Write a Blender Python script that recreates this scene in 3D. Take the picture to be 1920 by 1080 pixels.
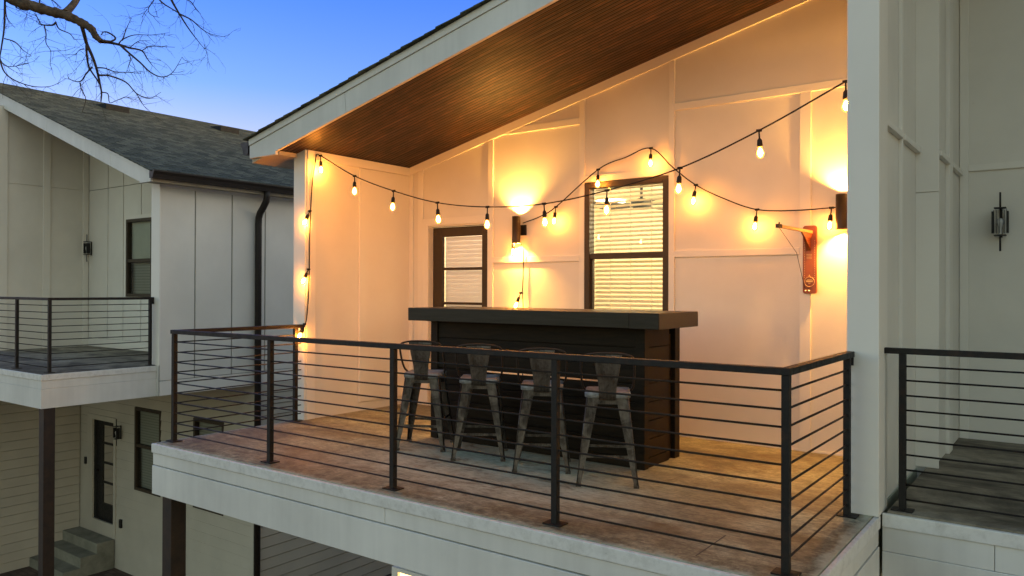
import bpy, bmesh, math, random
from mathutils import Vector, Matrix
random.seed(7)
rad = math.radians
for o in list(bpy.data.objects):
    bpy.data.objects.remove(o)
sc = bpy.context.scene
COL = sc.collection

# ------------------------------------------------------------------ camera
cam_d = bpy.data.cameras.new('camera')
cam = bpy.data.objects.new('camera', cam_d)
COL.objects.link(cam)
sc.camera = cam
cam_d.sensor_width = 36.0
cam_d.lens = 27.346
cam_d.shift_y = -0.00267
cam_d.clip_start = 0.05
cam_d.clip_end = 2000
Rt = Vector((0.806014, 0.591886, 0.003369))
Dn = Vector((0.000234, 0.005374, -0.999986))
Fw = Vector((-0.591896, 0.806003, 0.004193))
cam.matrix_world = Matrix(((Rt.x, -Dn.x, -Fw.x, 0), (Rt.y, -Dn.y, -Fw.y, 0),
                           (Rt.z, -Dn.z, -Fw.z, 1.36), (0, 0, 0, 1)))

# ------------------------------------------------------------------ sky and sun (dusk)
SUN_EL, SUN_AZ = 7.0, 62.0          # azimuth clockwise from +Y (low, beyond the right hand house)
SKY_LOW, SKY_MID, SKY_HIGH, SKY_TOP = (1.10, 0.75, 0.96), (0.42, 0.56, 1.16), (0.22, 0.45, 1.38), (0.25, 0.40, 1.3)
SKY_REST = (1.20, 1.10, 0.98, 1)
world = bpy.data.worlds.new('World')
sc.world = world
world.use_nodes = True
wn = world.node_tree
sky = wn.nodes.new('ShaderNodeTexSky')
sky.sky_type = 'NISHITA'
sky.sun_disc = False
sky.sun_elevation = rad(SUN_EL)
sky.sun_rotation = rad(SUN_AZ)
sky.air_density = 1.0
sky.dust_density = 1.0
sky.ozone_density = 1.0
# the part of the sky away from the sunset turns violet low down and deep blue higher up
wtc = wn.nodes.new('ShaderNodeTexCoord')
wdot = wn.nodes.new('ShaderNodeVectorMath')
wdot.operation = 'DOT_PRODUCT'
wdot.inputs[1].default_value = (-0.80, 0.60, 0.0)
wn.links.new(wtc.outputs['Generated'], wdot.inputs[0])
wfac = wn.nodes.new('ShaderNodeMapRange')
wfac.interpolation_type = 'SMOOTHSTEP'
wfac.inputs['From Min'].default_value = 0.05
wfac.inputs['From Max'].default_value = 0.65
wn.links.new(wdot.outputs['Value'], wfac.inputs['Value'])
wsep = wn.nodes.new('ShaderNodeSeparateXYZ')
wn.links.new(wtc.outputs['Generated'], wsep.inputs[0])
wr = wn.nodes.new('ShaderNodeValToRGB')
wel = wr.color_ramp.elements
while len(wel) < 4:
    wel.new(0.5)
for e_, (p_, c_) in zip(wel, ((0.12, SKY_LOW), (0.24, SKY_MID), (0.36, SKY_HIGH), (0.7, SKY_TOP))):
    e_.position = p_
    e_.color = (*c_, 1)
wn.links.new(wsep.outputs['Z'], wr.inputs[0])
wmix = wn.nodes.new('ShaderNodeMix')
wmix.data_type = 'RGBA'
wmix.inputs[6].default_value = SKY_REST
wn.links.new(wfac.outputs[0], wmix.inputs[0])
wn.links.new(wr.outputs[0], wmix.inputs[7])
tint = wn.nodes.new('ShaderNodeMix')
tint.data_type = 'RGBA'
tint.blend_type = 'MULTIPLY'
tint.inputs[0].default_value = 1.0
wn.links.new(sky.outputs[0], tint.inputs[6])
wn.links.new(wmix.outputs[2], tint.inputs[7])
bg = wn.nodes['Background']
wn.links.new(tint.outputs[2], bg.inputs[0])
bg.inputs[1].default_value = 0.13
sun_d = bpy.data.lights.new('sun', 'SUN')
sun_d.energy = 0.12
sun_d.angle = rad(12)
sun_d.color = (1.0, 0.78, 0.6)
sun = bpy.data.objects.new('sun', sun_d)
COL.objects.link(sun)
sdir = Vector((math.sin(rad(SUN_AZ)) * math.cos(rad(SUN_EL)), math.cos(rad(SUN_AZ)) * math.cos(rad(SUN_EL)), math.sin(rad(SUN_EL))))
sun.rotation_euler = (-sdir).to_track_quat('-Z', 'Y').to_euler()
sc.view_settings.view_transform = 'Standard'
sc.view_settings.look = 'None'
sc.view_settings.exposure = 1.62
sc.view_settings.gamma = 1.0
sc.cycles.use_denoising = True
sc.cycles.sample_clamp_indirect = 4.0
sc.cycles.max_bounces = 8
sc.cycles.transparent_max_bounces = 12

BULB = 310.0          # emission of a string bulb filament
SCONCE = 48.0         # watts of each end of a sconce

# ------------------------------------------------------------------ materials
def new_mat(name):
    m = bpy.data.materials.new(name)
    m.use_nodes = True
    nt = m.node_tree
    return m, nt, nt.nodes['Principled BSDF']

def N(nt, kind, **kw):
    n = nt.nodes.new(kind)
    for k, v in kw.items():
        setattr(n, k, v)
    return n

def coords(nt, scale=(1, 1, 1), rot=(0, 0, 0)):
    tc = N(nt, 'ShaderNodeTexCoord')
    mp = N(nt, 'ShaderNodeMapping')
    mp.inputs['Scale'].default_value = scale
    mp.inputs['Rotation'].default_value = rot
    nt.links.new(tc.outputs['Object'], mp.inputs[0])
    return mp.outputs[0]

def noise(nt, vec, scale, detail=4, rough=0.55, dist=0.0):
    n = N(nt, 'ShaderNodeTexNoise')
    n.inputs['Scale'].default_value = scale
    n.inputs['Detail'].default_value = detail
    n.inputs['Roughness'].default_value = rough
    n.inputs['Distortion'].default_value = dist
    nt.links.new(vec, n.inputs['Vector'])
    return n.outputs[0]

def ramp(nt, fac, stops):
    r = N(nt, 'ShaderNodeValToRGB')
    el = r.color_ramp.elements
    while len(el) < len(stops):
        el.new(0.5)
    for e, (p, c) in zip(el, stops):
        e.position = p
        e.color = (c[0], c[1], c[2], 1) if isinstance(c, (tuple, list)) else (c, c, c, 1)
    nt.links.new(fac, r.inputs[0])
    return r.outputs[0]

def mix(nt, fac, a, b, mode='MIX'):
    m = N(nt, 'ShaderNodeMix', data_type='RGBA', blend_type=mode)
    for sock, v in ((0, fac), (6, a), (7, b)):
        if isinstance(v, (int, float)):
            m.inputs[sock].default_value = v
        elif isinstance(v, (tuple, list)):
            m.inputs[sock].default_value = (v[0], v[1], v[2], 1)
        else:
            nt.links.new(v, m.inputs[sock])
    return m.outputs[2]

def math_node(nt, op, a, b=None):
    m = N(nt, 'ShaderNodeMath', operation=op)
    for i, v in ((0, a), (1, b)):
        if v is None:
            continue
        if isinstance(v, (int, float)):
            m.inputs[i].default_value = v
        else:
            nt.links.new(v, m.inputs[i])
    return m.outputs[0]

def bump(nt, p, h, strength=0.2, dist=0.01):
    b = N(nt, 'ShaderNodeBump')
    b.inputs['Strength'].default_value = strength
    b.inputs['Distance'].default_value = dist
    nt.links.new(h, b.inputs['Height'])
    nt.links.new(b.outputs[0], p.inputs['Normal'])

def painted(name, col, rough=0.6, dirt=0.12, grain=0.35, streak=0.1):
    """painted boards: faint mottling, vertical rain streaks, fine stucco-like grain"""
    m, nt, p = new_mat(name)
    v = coords(nt)
    big = ramp(nt, noise(nt, v, 1.3, 5), [(0.35, 1 - dirt), (0.65, 1.0)])
    vs = coords(nt, (9, 9, 0.6))
    st = ramp(nt, noise(nt, vs, 1.5, 4), [(0.35, 1 - streak), (0.6, 1.0)])
    c = mix(nt, 1.0, col, big, 'MULTIPLY')
    c = mix(nt, 1.0, c, st, 'MULTIPLY')
    spots = ramp(nt, noise(nt, v, 11, 6, 0.7), [(0.20, 0.75), (0.30, 1.0)])
    c = mix(nt, 1.0, c, spots, 'MULTIPLY')
    nt.links.new(c, p.inputs['Base Color'])
    p.inputs['Roughness'].default_value = rough
    wav = noise(nt, coords(nt, (1, 1, 0.5)), 2.2, 3, 0.5)
    b1 = N(nt, 'ShaderNodeBump')
    b1.inputs['Strength'].default_value = 0.25
    b1.inputs['Distance'].default_value = 0.02
    nt.links.new(wav, b1.inputs['Height'])
    b2 = N(nt, 'ShaderNodeBump')
    b2.inputs['Strength'].default_value = grain
    b2.inputs['Distance'].default_value = 0.002
    nt.links.new(noise(nt, v, 160, 3, 0.6), b2.inputs['Height'])
    nt.links.new(b1.outputs[0], b2.inputs['Normal'])
    nt.links.new(b2.outputs[0], p.inputs['Normal'])
    return m

M = {}
M['siding'] = painted('cream painted siding', (0.74, 0.705, 0.63), 0.65, 0.10, 0.6, 0.0)
M['trim'] = painted('cream painted trim board', (0.77, 0.735, 0.66), 0.55, 0.06, 0.3, 0.0)
M['fascia'] = painted('weathered white fascia paint', (0.71, 0.695, 0.64), 0.6, 0.16, 0.4, 0.05)
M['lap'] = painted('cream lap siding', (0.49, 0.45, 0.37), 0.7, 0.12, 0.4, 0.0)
M['groove'] = painted('shadow joint', (0.10, 0.09, 0.075), 0.9, 0.1, 0.2, 0.1)
M['eave'] = painted('tan eave board', (0.50, 0.42, 0.30), 0.7, 0.15, 0.3, 0.1)
M['room'] = painted('room wall paint', (0.78, 0.72, 0.55), 0.8, 0.04, 0.1, 0.0)

def metal_paint(name, col, rough=0.45, rust=0.25, rustcol=(0.10, 0.045, 0.02)):
    m, nt, p = new_mat(name)
    v = coords(nt)
    f = ramp(nt, noise(nt, v, 14, 6, 0.65), [(0.5, 0.0), (0.75, rust)])
    c = mix(nt, f, col, rustcol)
    nt.links.new(c, p.inputs['Base Color'])
    nt.links.new(ramp(nt, noise(nt, v, 30, 4), [(0.3, rough), (0.7, min(1, rough + 0.2))]), p.inputs['Roughness'])
    p.inputs['Specular IOR Level'].default_value = 0.3
    bump(nt, p, noise(nt, v, 120, 3), 0.15, 0.002)
    return m
M['bronze'] = metal_paint('dark bronze railing paint', (0.011, 0.0095, 0.0085), 0.5, 0.5, (0.05, 0.024, 0.012))
M['frame'] = metal_paint('dark bronze window frame', (0.045, 0.032, 0.02), 0.45, 0.1)
M['gutter'] = metal_paint('dark brown gutter metal', (0.022, 0.017, 0.014), 0.4, 0.15)
M['black'] = metal_paint('black lamp metal', (0.012, 0.012, 0.012), 0.4, 0.1)
M['sconce'] = metal_paint('bronze sconce metal', (0.05, 0.032, 0.016), 0.35, 0.1)
M['rubber'] = metal_paint('black cord rubber', (0.010, 0.010, 0.010), 0.6, 0.0)

def stool_metal():
    m, nt, p = new_mat('worn gunmetal')
    v = coords(nt)
    n1 = noise(nt, v, 9, 6, 0.68, 0.6)
    c = ramp(nt, n1, [(0.28, (0.014, 0.0095, 0.006)), (0.45, (0.052, 0.039, 0.029)), (0.60, (0.12, 0.10, 0.082)), (0.75, (0.045, 0.028, 0.018))])
    vs = coords(nt, (30, 30, 3))
    sc_ = ramp(nt, noise(nt, vs, 2.0, 5, 0.7), [(0.45, 0.0), (0.75, 0.5)])
    c = mix(nt, sc_, c, (0.19, 0.165, 0.14))
    nt.links.new(c, p.inputs['Base Color'])
    p.inputs['Metallic'].default_value = 0.55
    nt.links.new(ramp(nt, n1, [(0.3, 0.6), (0.7, 0.36)]), p.inputs['Roughness'])
    bump(nt, p, noise(nt, v, 60, 4), 0.2, 0.002)
    return m
M['stool'] = stool_metal()
M['darkmetal'] = metal_paint('dark worn tube metal', (0.03, 0.022, 0.016), 0.5, 0.6)
def seat_metal():
    m, nt, p = new_mat('pale worn seat metal')
    v = coords(nt)
    n1 = noise(nt, v, 12, 6, 0.68, 0.6)
    nt.links.new(ramp(nt, n1, [(0.3, (0.07, 0.07, 0.065)), (0.5, (0.22, 0.225, 0.22)), (0.7, (0.33, 0.34, 0.335))]), p.inputs['Base Color'])
    p.inputs['Roughness'].default_value = 0.55
    p.inputs['Metallic'].default_value = 0.05
    return m
M['seat'] = seat_metal()

def soffit_wood():
    m, nt, p = new_mat('stained beadboard')
    v = coords(nt, (0.9, 11, 1))
    g = noise(nt, v, 1.6, 7, 0.68, 1.1)
    c = ramp(nt, g, [(0.28, (0.008, 0.0028, 0.0005)), (0.5, (0.030, 0.0112, 0.0019)), (0.72, (0.080, 0.032, 0.0055))])
    blot = ramp(nt, noise(nt, coords(nt, (1.3, 3.2, 1)), 2.0, 6, 0.7, 1.6), [(0.38, 0.38), (0.5, 1.0), (0.62, 1.9)])
    c = mix(nt, 1.0, c, blot, 'MULTIPLY')
    # bead grooves every 4 cm along X
    tc = N(nt, 'ShaderNodeTexCoord')
    sp = N(nt, 'ShaderNodeSeparateXYZ')
    nt.links.new(tc.outputs['Object'], sp.inputs[0])
    fr = math_node(nt, 'FRACT', math_node(nt, 'MULTIPLY', sp.outputs[1], 19.0))
    tri = math_node(nt, 'ABSOLUTE', math_node(nt, 'SUBTRACT', fr, 0.5))
    gr = ramp(nt, tri, [(0.0, 0.0), (0.16, 1.0)])
    c = mix(nt, 1.0, c, ramp(nt, tri, [(0.0, 0.03), (0.13, 0.12), (0.24, 1.0)]), 'MULTIPLY')
    nt.links.new(c, p.inputs['Base Color'])
    nt.links.new(ramp(nt, g, [(0.3, 0.62), (0.7, 0.45)]), p.inputs['Roughness'])
    p.inputs['Specular IOR Level'].default_value = 0.3
    bump(nt, p, gr, 0.9, 0.008)
    return m
M['soffit'] = soffit_wood()

def bar_wood():
    m, nt, p = new_mat('black stained bar wood')
    v = coords(nt, (1.5, 1.5, 14))
    g = noise(nt, v, 3, 6, 0.65, 0.3)
    nt.links.new(ramp(nt, g, [(0.3, (0.0045, 0.003, 0.0015)), (0.7, (0.024, 0.0145, 0.006))]), p.inputs['Base Color'])
    nt.links.new(ramp(nt, g, [(0.3, 0.48), (0.7, 0.6)]), p.inputs['Roughness'])
    bump(nt, p, g, 0.25, 0.003)
    p.inputs['Specular IOR Level'].default_value = 0.14
    return m
M['bar'] = bar_wood()
def bar_top():
    m, nt, p = new_mat('black stained bar top')
    v = coords(nt, (1.2, 16, 16))
    g = noise(nt, v, 3, 6, 0.65, 0.3)
    nt.links.new(ramp(nt, g, [(0.3, (0.006, 0.0045, 0.003)), (0.7, (0.026, 0.018, 0.011))]), p.inputs['Base Color'])
    nt.links.new(ramp(nt, g, [(0.3, 0.32), (0.7, 0.46)]), p.inputs['Roughness'])
    p.inputs['Specular IOR Level'].default_value = 0.3
    bump(nt, p, g, 0.2, 0.003)
    return m
M['bartop'] = bar_top()

def concrete_deck(name, dark=1.0, X0=-6.55, X1=-1.0, Y0=3.62):
    m, nt, p = new_mat(name)
    v = coords(nt)
    n1 = noise(nt, coords(nt, (0.7, 1.3, 1)), 1.6, 7, 0.62, 0.5)
    c = ramp(nt, n1, [(0.32, (0.10, 0.074, 0.054)), (0.44, (0.24, 0.20, 0.17)), (0.54, (0.36, 0.325, 0.295)), (0.66, (0.43, 0.41, 0.39))])
    n2 = noise(nt, v, 5.5, 6, 0.7)
    c = mix(nt, 1.0, c, ramp(nt, n2, [(0.32, 0.55), (0.58, 1.0)]), 'MULTIPLY')
    c = mix(nt, 1.0, c, ramp(nt, noise(nt, v, 38, 5, 0.75), [(0.35, 0.72), (0.6, 1.06)]), 'MULTIPLY')
    # cool sky light before the bar, put into the colour as a paler patch
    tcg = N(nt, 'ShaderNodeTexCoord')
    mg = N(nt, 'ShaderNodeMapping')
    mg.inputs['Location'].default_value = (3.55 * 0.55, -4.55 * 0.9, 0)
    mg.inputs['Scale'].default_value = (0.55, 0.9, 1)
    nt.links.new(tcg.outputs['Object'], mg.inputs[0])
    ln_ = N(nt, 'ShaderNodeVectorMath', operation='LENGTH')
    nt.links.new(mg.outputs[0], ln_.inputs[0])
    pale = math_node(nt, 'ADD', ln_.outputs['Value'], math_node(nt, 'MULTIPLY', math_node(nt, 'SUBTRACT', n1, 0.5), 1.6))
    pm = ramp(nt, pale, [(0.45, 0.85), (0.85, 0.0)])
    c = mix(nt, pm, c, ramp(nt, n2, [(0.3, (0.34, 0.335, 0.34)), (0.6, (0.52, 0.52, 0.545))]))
    fine = noise(nt, coords(nt, (6, 26, 1)), 2.0, 6, 0.75)
    c = mix(nt, 1.0, c, ramp(nt, fine, [(0.36, 0.5), (0.5, 0.98), (0.64, 1.2)]), 'MULTIPLY')
    # rust-brown blots
    bl = ramp(nt, noise(nt, coords(nt, (1, 1.6, 1)), 2.4, 5, 0.7, 1.0), [(0.54, 0.0), (0.68, 0.8)])
    c = mix(nt, bl, c, (0.115, 0.070, 0.040))
    # bare grey edge strip and grime near the front and side edges, with ragged borders
    tc = N(nt, 'ShaderNodeTexCoord')
    sp = N(nt, 'ShaderNodeSeparateXYZ')
    nt.links.new(tc.outputs['Object'], sp.inputs[0])
    wob = math_node(nt, 'MULTIPLY', noise(nt, v, 7, 6, 0.7), 0.22)
    dy = math_node(nt, 'SUBTRACT', sp.outputs[1], Y0)
    dx = math_node(nt, 'SUBTRACT', X1, sp.outputs[0])
    edge = math_node(nt, 'MINIMUM', dy, dx)
    e2 = math_node(nt, 'ADD', edge, wob)
    grime = ramp(nt, e2, [(0.16, 1.0), (0.62, 0.0)])
    gn = ramp(nt, noise(nt, v, 13, 6, 0.75), [(0.42, 0.0), (0.6, 0.85)])
    c = mix(nt, math_node(nt, 'MULTIPLY', grime, gn), c, (0.055, 0.042, 0.034))
    strip = ramp(nt, e2, [(0.15, 1.0), (0.19, 0.0)])
    c = mix(nt, strip, c, ramp(nt, n2, [(0.3, (0.24, 0.24, 0.255)), (0.6, (0.42, 0.42, 0.44))]))
    c = mix(nt, 1.0, c, (0.95, 1.0, 0.70), 'MULTIPLY')
    if dark != 1.0:
        c = mix(nt, 1.0, c, (dark, dark, dark * 0.95), 'MULTIPLY')
    nt.links.new(c, p.inputs['Base Color'])
    nt.links.new(ramp(nt, n1, [(0.3, 0.55), (0.7, 0.72)]), p.inputs['Roughness'])
    bump(nt, p, noise(nt, v, 45, 6, 0.7), 0.35, 0.004)
    return m
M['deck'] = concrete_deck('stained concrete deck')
def weathered_deck(name):
    m, nt, p = new_mat(name)
    v = coords(nt)
    n1 = noise(nt, coords(nt, (0.7, 1.1, 1)), 1.7, 7, 0.68, 0.8)
    c = ramp(nt, n1, [(0.34, (0.045, 0.036, 0.024)), (0.45, (0.14, 0.116, 0.080)), (0.56, (0.27, 0.23, 0.165)), (0.68, (0.37, 0.335, 0.26))])
    c = mix(nt, 1.0, c, ramp(nt, noise(nt, v, 8, 6, 0.7), [(0.3, 0.6), (0.6, 1.0)]), 'MULTIPLY')
    nt.links.new(c, p.inputs['Base Color'])
    p.inputs['Roughness'].default_value = 0.75
    bump(nt, p, noise(nt, v, 50, 6, 0.7), 0.4, 0.004)
    return m
M['olddeck'] = weathered_deck('mildewed concrete deck')

def lip_paint():
    m, nt, p = new_mat('chipped white edge paint')
    v = coords(nt)
    n = noise(nt, coords(nt, (1, 1, 1.0)), 14, 8, 0.72, 0.2)
    c = ramp(nt, n, [(0.24, (0.26, 0.25, 0.23)), (0.35, (0.56, 0.55, 0.51)), (0.55, (0.68, 0.67, 0.63))])
    nt.links.new(c, p.inputs['Base Color'])
    p.inputs['Roughness'].default_value = 0.55
    bump(nt, p, n, 0.3, 0.004)
    return m
M['lip'] = lip_paint()

def shingles():
    m, nt, p = new_mat('asphalt shingles')
    tc = N(nt, 'ShaderNodeTexCoord')
    sp = N(nt, 'ShaderNodeSeparateXYZ')
    nt.links.new(tc.outputs['Object'], sp.inputs[0])
    # every tab of every course gets its own tone, with a dark slot between tabs
    row = math_node(nt, 'FLOOR', math_node(nt, 'MULTIPLY', sp.outputs[0], 1 / 0.135))
    u = math_node(nt, 'ADD', math_node(nt, 'MULTIPLY', sp.outputs[1], 5.2), math_node(nt, 'MULTIPLY', row, 0.618))
    cb = N(nt, 'ShaderNodeCombineXYZ')
    nt.links.new(math_node(nt, 'FLOOR', u), cb.inputs[0])
    nt.links.new(row, cb.inputs[1])
    wh = N(nt, 'ShaderNodeTexWhiteNoise', noise_dimensions='2D')
    nt.links.new(cb.outputs[0], wh.inputs['Vector'])
    tone = ramp(nt, wh.outputs['Value'], [(0.0, (0.062, 0.070, 0.052)), (0.6, (0.100, 0.109, 0.080)), (1.0, (0.140, 0.147, 0.108))])
    slot = ramp(nt, math_node(nt, 'ABSOLUTE', math_node(nt, 'SUBTRACT', math_node(nt, 'FRACT', u), 0.5)), [(0.44, 1.0), (0.49, 0.45)])
    crs = ramp(nt, math_node(nt, 'FRACT', math_node(nt, 'MULTIPLY', sp.outputs[0], 1 / 0.135)), [(0.0, 0.5), (0.12, 1.0)])
    tone = mix(nt, 1.0, mix(nt, 1.0, tone, slot, 'MULTIPLY'), crs, 'MULTIPLY')
    v = coords(nt)
    c = mix(nt, 1.0, tone, ramp(nt, noise(nt, coords(nt, (2.5, 1.2, 1)), 3.5, 5, 0.7), [(0.3, 0.8), (0.7, 1.15)]), 'MULTIPLY')
    c = mix(nt, 1.0, c, ramp(nt, noise(nt, coords(nt, (9, 4.5, 1)), 3.5, 4, 0.8), [(0.35, 0.78), (0.65, 1.2)]), 'MULTIPLY')
    c = mix(nt, 1.0, c, ramp(nt, noise(nt, v, 90, 3, 0.7), [(0.3, 0.6), (0.7, 1.3)]), 'MULTIPLY')
    nt.links.new(c, p.inputs['Base Color'])
    p.inputs['Roughness'].default_value = 0.95
    p.inputs['Specular IOR Level'].default_value = 0.15
    bump(nt, p, noise(nt, v, 150, 3), 0.5, 0.004)
    return m
M['shingle'] = shingles()
def plain_noise(name, c0, c1, scale, rough, bs=0.3):
    m, nt, p = new_mat(name)
    v = coords(nt)
    n = noise(nt, v, scale, 6, 0.65, 0.2)
    nt.links.new(ramp(nt, n, [(0.3, c0), (0.7, c1)]), p.inputs['Base Color'])
    p.inputs['Roughness'].default_value = rough
    bump(nt, p, noise(nt, v, scale * 8, 4), bs, 0.004)
    return m
M['step'] = plain_noise('grey step concrete', (0.15, 0.145, 0.11), (0.30, 0.29, 0.23), 3.0, 0.85)
M['postwood'] = plain_noise('dark brown timber post', (0.010, 0.006, 0.004), (0.036, 0.019, 0.010), 8.0, 0.6)
M['edge'] = plain_noise('dark felt edge', (0.01, 0.01, 0.01), (0.03, 0.03, 0.03), 20.0, 0.9)
M['bark'] = plain_noise('mottled bark', (0.014, 0.010, 0.007), (0.12, 0.084, 0.052), 14.0, 0.9, 0.8)
M['twig'] = plain_noise('dark twig bark', (0.012, 0.010, 0.009), (0.05, 0.037, 0.026), 12.0, 0.9)
M['mahogany'] = plain_noise('red brown game board wood', (0.16, 0.035, 0.010), (0.28, 0.075, 0.022), 6.0, 0.4, 0.05)
M['pine'] = plain_noise('pale arm wood', (0.42, 0.27, 0.12), (0.58, 0.40, 0.20), 10.0, 0.5, 0.05)
M['ink'] = plain_noise('pale game print', (0.48, 0.30, 0.14), (0.60, 0.38, 0.18), 30.0, 0.5, 0.0)
M['frost'] = plain_noise('frosted unlit bulb glass', (0.40, 0.40, 0.38), (0.5, 0.5, 0.48), 5.0, 0.15, 0.0)
M['white'] = plain_noise('white plastic', (0.70, 0.69, 0.66), (0.78, 0.77, 0.74), 5.0, 0.5, 0.0)
def blind_stripes():
    m, nt, p = new_mat('pale closed blind')
    tc = N(nt, 'ShaderNodeTexCoord')
    sp = N(nt, 'ShaderNodeSeparateXYZ')
    nt.links.new(tc.outputs['Object'], sp.inputs[0])
    fr = math_node(nt, 'FRACT', math_node(nt, 'MULTIPLY', sp.outputs[2], 20.0))
    nt.links.new(ramp(nt, fr, [(0.0, (0.10, 0.10, 0.085)), (0.12, (0.27, 0.27, 0.23)), (0.9, (0.34, 0.335, 0.285)), (1.0, (0.10, 0.10, 0.085))]), p.inputs['Base Color'])
    p.inputs['Roughness'].default_value = 0.6
    return m
M['shade'] = blind_stripes()
M['sheet'] = plain_noise('pale window shade', (0.45, 0.46, 0.39), (0.55, 0.55, 0.47), 3.0, 0.7, 0.0)
M['dark'] = plain_noise('unlit room', (0.02, 0.02, 0.018), (0.04, 0.038, 0.032), 2.0, 0.9, 0.0)
M['roomfloor'] = plain_noise('room floor', (0.25, 0.16, 0.09), (0.35, 0.23, 0.13), 4.0, 0.5, 0.0)
M['orangeshade'] = plain_noise('amber curtain', (0.62, 0.36, 0.08), (0.75, 0.46, 0.12), 6.0, 0.8, 0.0)

def paving():
    m, nt, p = new_mat('dark brick paving')
    v = coords(nt)
    br = N(nt, 'ShaderNodeTexBrick')
    br.inputs['Scale'].default_value = 1.0
    br.inputs['Brick Width'].default_value = 0.21
    br.inputs['Row Height'].default_value = 0.105
    br.inputs['Mortar Size'].default_value = 0.006
    br.inputs['Color1'].default_value = (0.085, 0.05, 0.035, 1)
    br.inputs['Color2'].default_value = (0.16, 0.105, 0.075, 1)
    br.inputs['Mortar'].default_value = (0.05, 0.045, 0.04, 1)
    nt.links.new(v, br.inputs['Vector'])
    c = mix(nt, 1.0, br.outputs[0], ramp(nt, noise(nt, v, 2.5, 6, 0.7), [(0.3, 0.6), (0.7, 1.15)]), 'MULTIPLY')
    nt.links.new(c, p.inputs['Base Color'])
    p.inputs['Roughness'].default_value = 0.85
    bump(nt, p, noise(nt, v, 40, 4), 0.3, 0.005)
    return m
M['paving'] = paving()

def glass():
    m, nt, p = new_mat('window glass')
    out = nt.nodes['Material Output']
    nt.nodes.remove(p)
    tr = N(nt, 'ShaderNodeBsdfTransparent')
    tr.inputs[0].default_value = (0.90, 0.93, 0.91, 1)
    gl = N(nt, 'ShaderNodeBsdfGlossy')
    gl.inputs['Roughness'].default_value = 0.02
    fr = N(nt, 'ShaderNodeFresnel')
    fr.inputs[0].default_value = 1.45
    ms = N(nt, 'ShaderNodeMixShader')
    nt.links.new(fr.outputs[0], ms.inputs[0])
    nt.links.new(tr.outputs[0], ms.inputs[1])
    nt.links.new(gl.outputs[0], ms.inputs[2])
    nt.links.new(ms.outputs[0], out.inputs[0])
    return m
M['glass'] = glass()

def bulb_glass():
    m, nt, p = new_mat('amber lit bulb glass')
    out = nt.nodes['Material Output']
    nt.nodes.remove(p)
    tr = N(nt, 'ShaderNodeBsdfTransparent')
    tr.inputs[0].default_value = (1.0, 0.86, 0.62, 1)
    em = N(nt, 'ShaderNodeEmission')
    em.inputs[0].default_value = (1.0, 0.42, 0.08, 1)
    em.inputs[1].default_value = 1.6
    ms = N(nt, 'ShaderNodeMixShader')
    ms.inputs[0].default_value = 0.42
    nt.links.new(tr.outputs[0], ms.inputs[1])
    nt.links.new(em.outputs[0], ms.inputs[2])
    nt.links.new(ms.outputs[0], out.inputs[0])
    return m
M['bulbglass'] = bulb_glass()
def slat_mat(name, col, tcol):
    m, nt, p = new_mat(name)
    out = nt.nodes['Material Output']
    p.inputs['Base Color'].default_value = (*col, 1)
    p.inputs['Roughness'].default_value = 0.45
    tl = N(nt, 'ShaderNodeBsdfTranslucent')
    tl.inputs[0].default_value = (*tcol, 1)
    ms = N(nt, 'ShaderNodeMixShader')
    ms.inputs[0].default_value = 0.35
    nt.links.new(p.outputs[0], ms.inputs[1])
    nt.links.new(tl.outputs[0], ms.inputs[2])
    nt.links.new(ms.outputs[0], out.inputs[0])
    return m
M['slat'] = slat_mat('cream blind slat vinyl', (0.80, 0.76, 0.66), (0.85, 0.78, 0.6))
M['doorslat'] = slat_mat('white door blind slat vinyl', (0.84, 0.82, 0.82), (0.85, 0.8, 0.8))

def emit(name, col, s):
    m, nt, p = new_mat(name)
    p.inputs['Base Color'].default_value = (0.8, 0.7, 0.5, 1)
    p.inputs['Emission Color'].default_value = (*col, 1)
    p.inputs['Emission Strength'].default_value = s
    return m
M['glow'] = emit('lit bulb glow', (1.0, 0.37, 0.055), BULB)
M['glow_low'] = emit('dimmer lit bulb glow', (1.0, 0.37, 0.055), BULB * 0.55)
M['disc'] = emit('lit ceiling disc', (1.0, 0.85, 0.6), 6.0)
M['litlow'] = emit('lit lower room', (1.0, 0.60, 0.20), 1.3)

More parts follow.
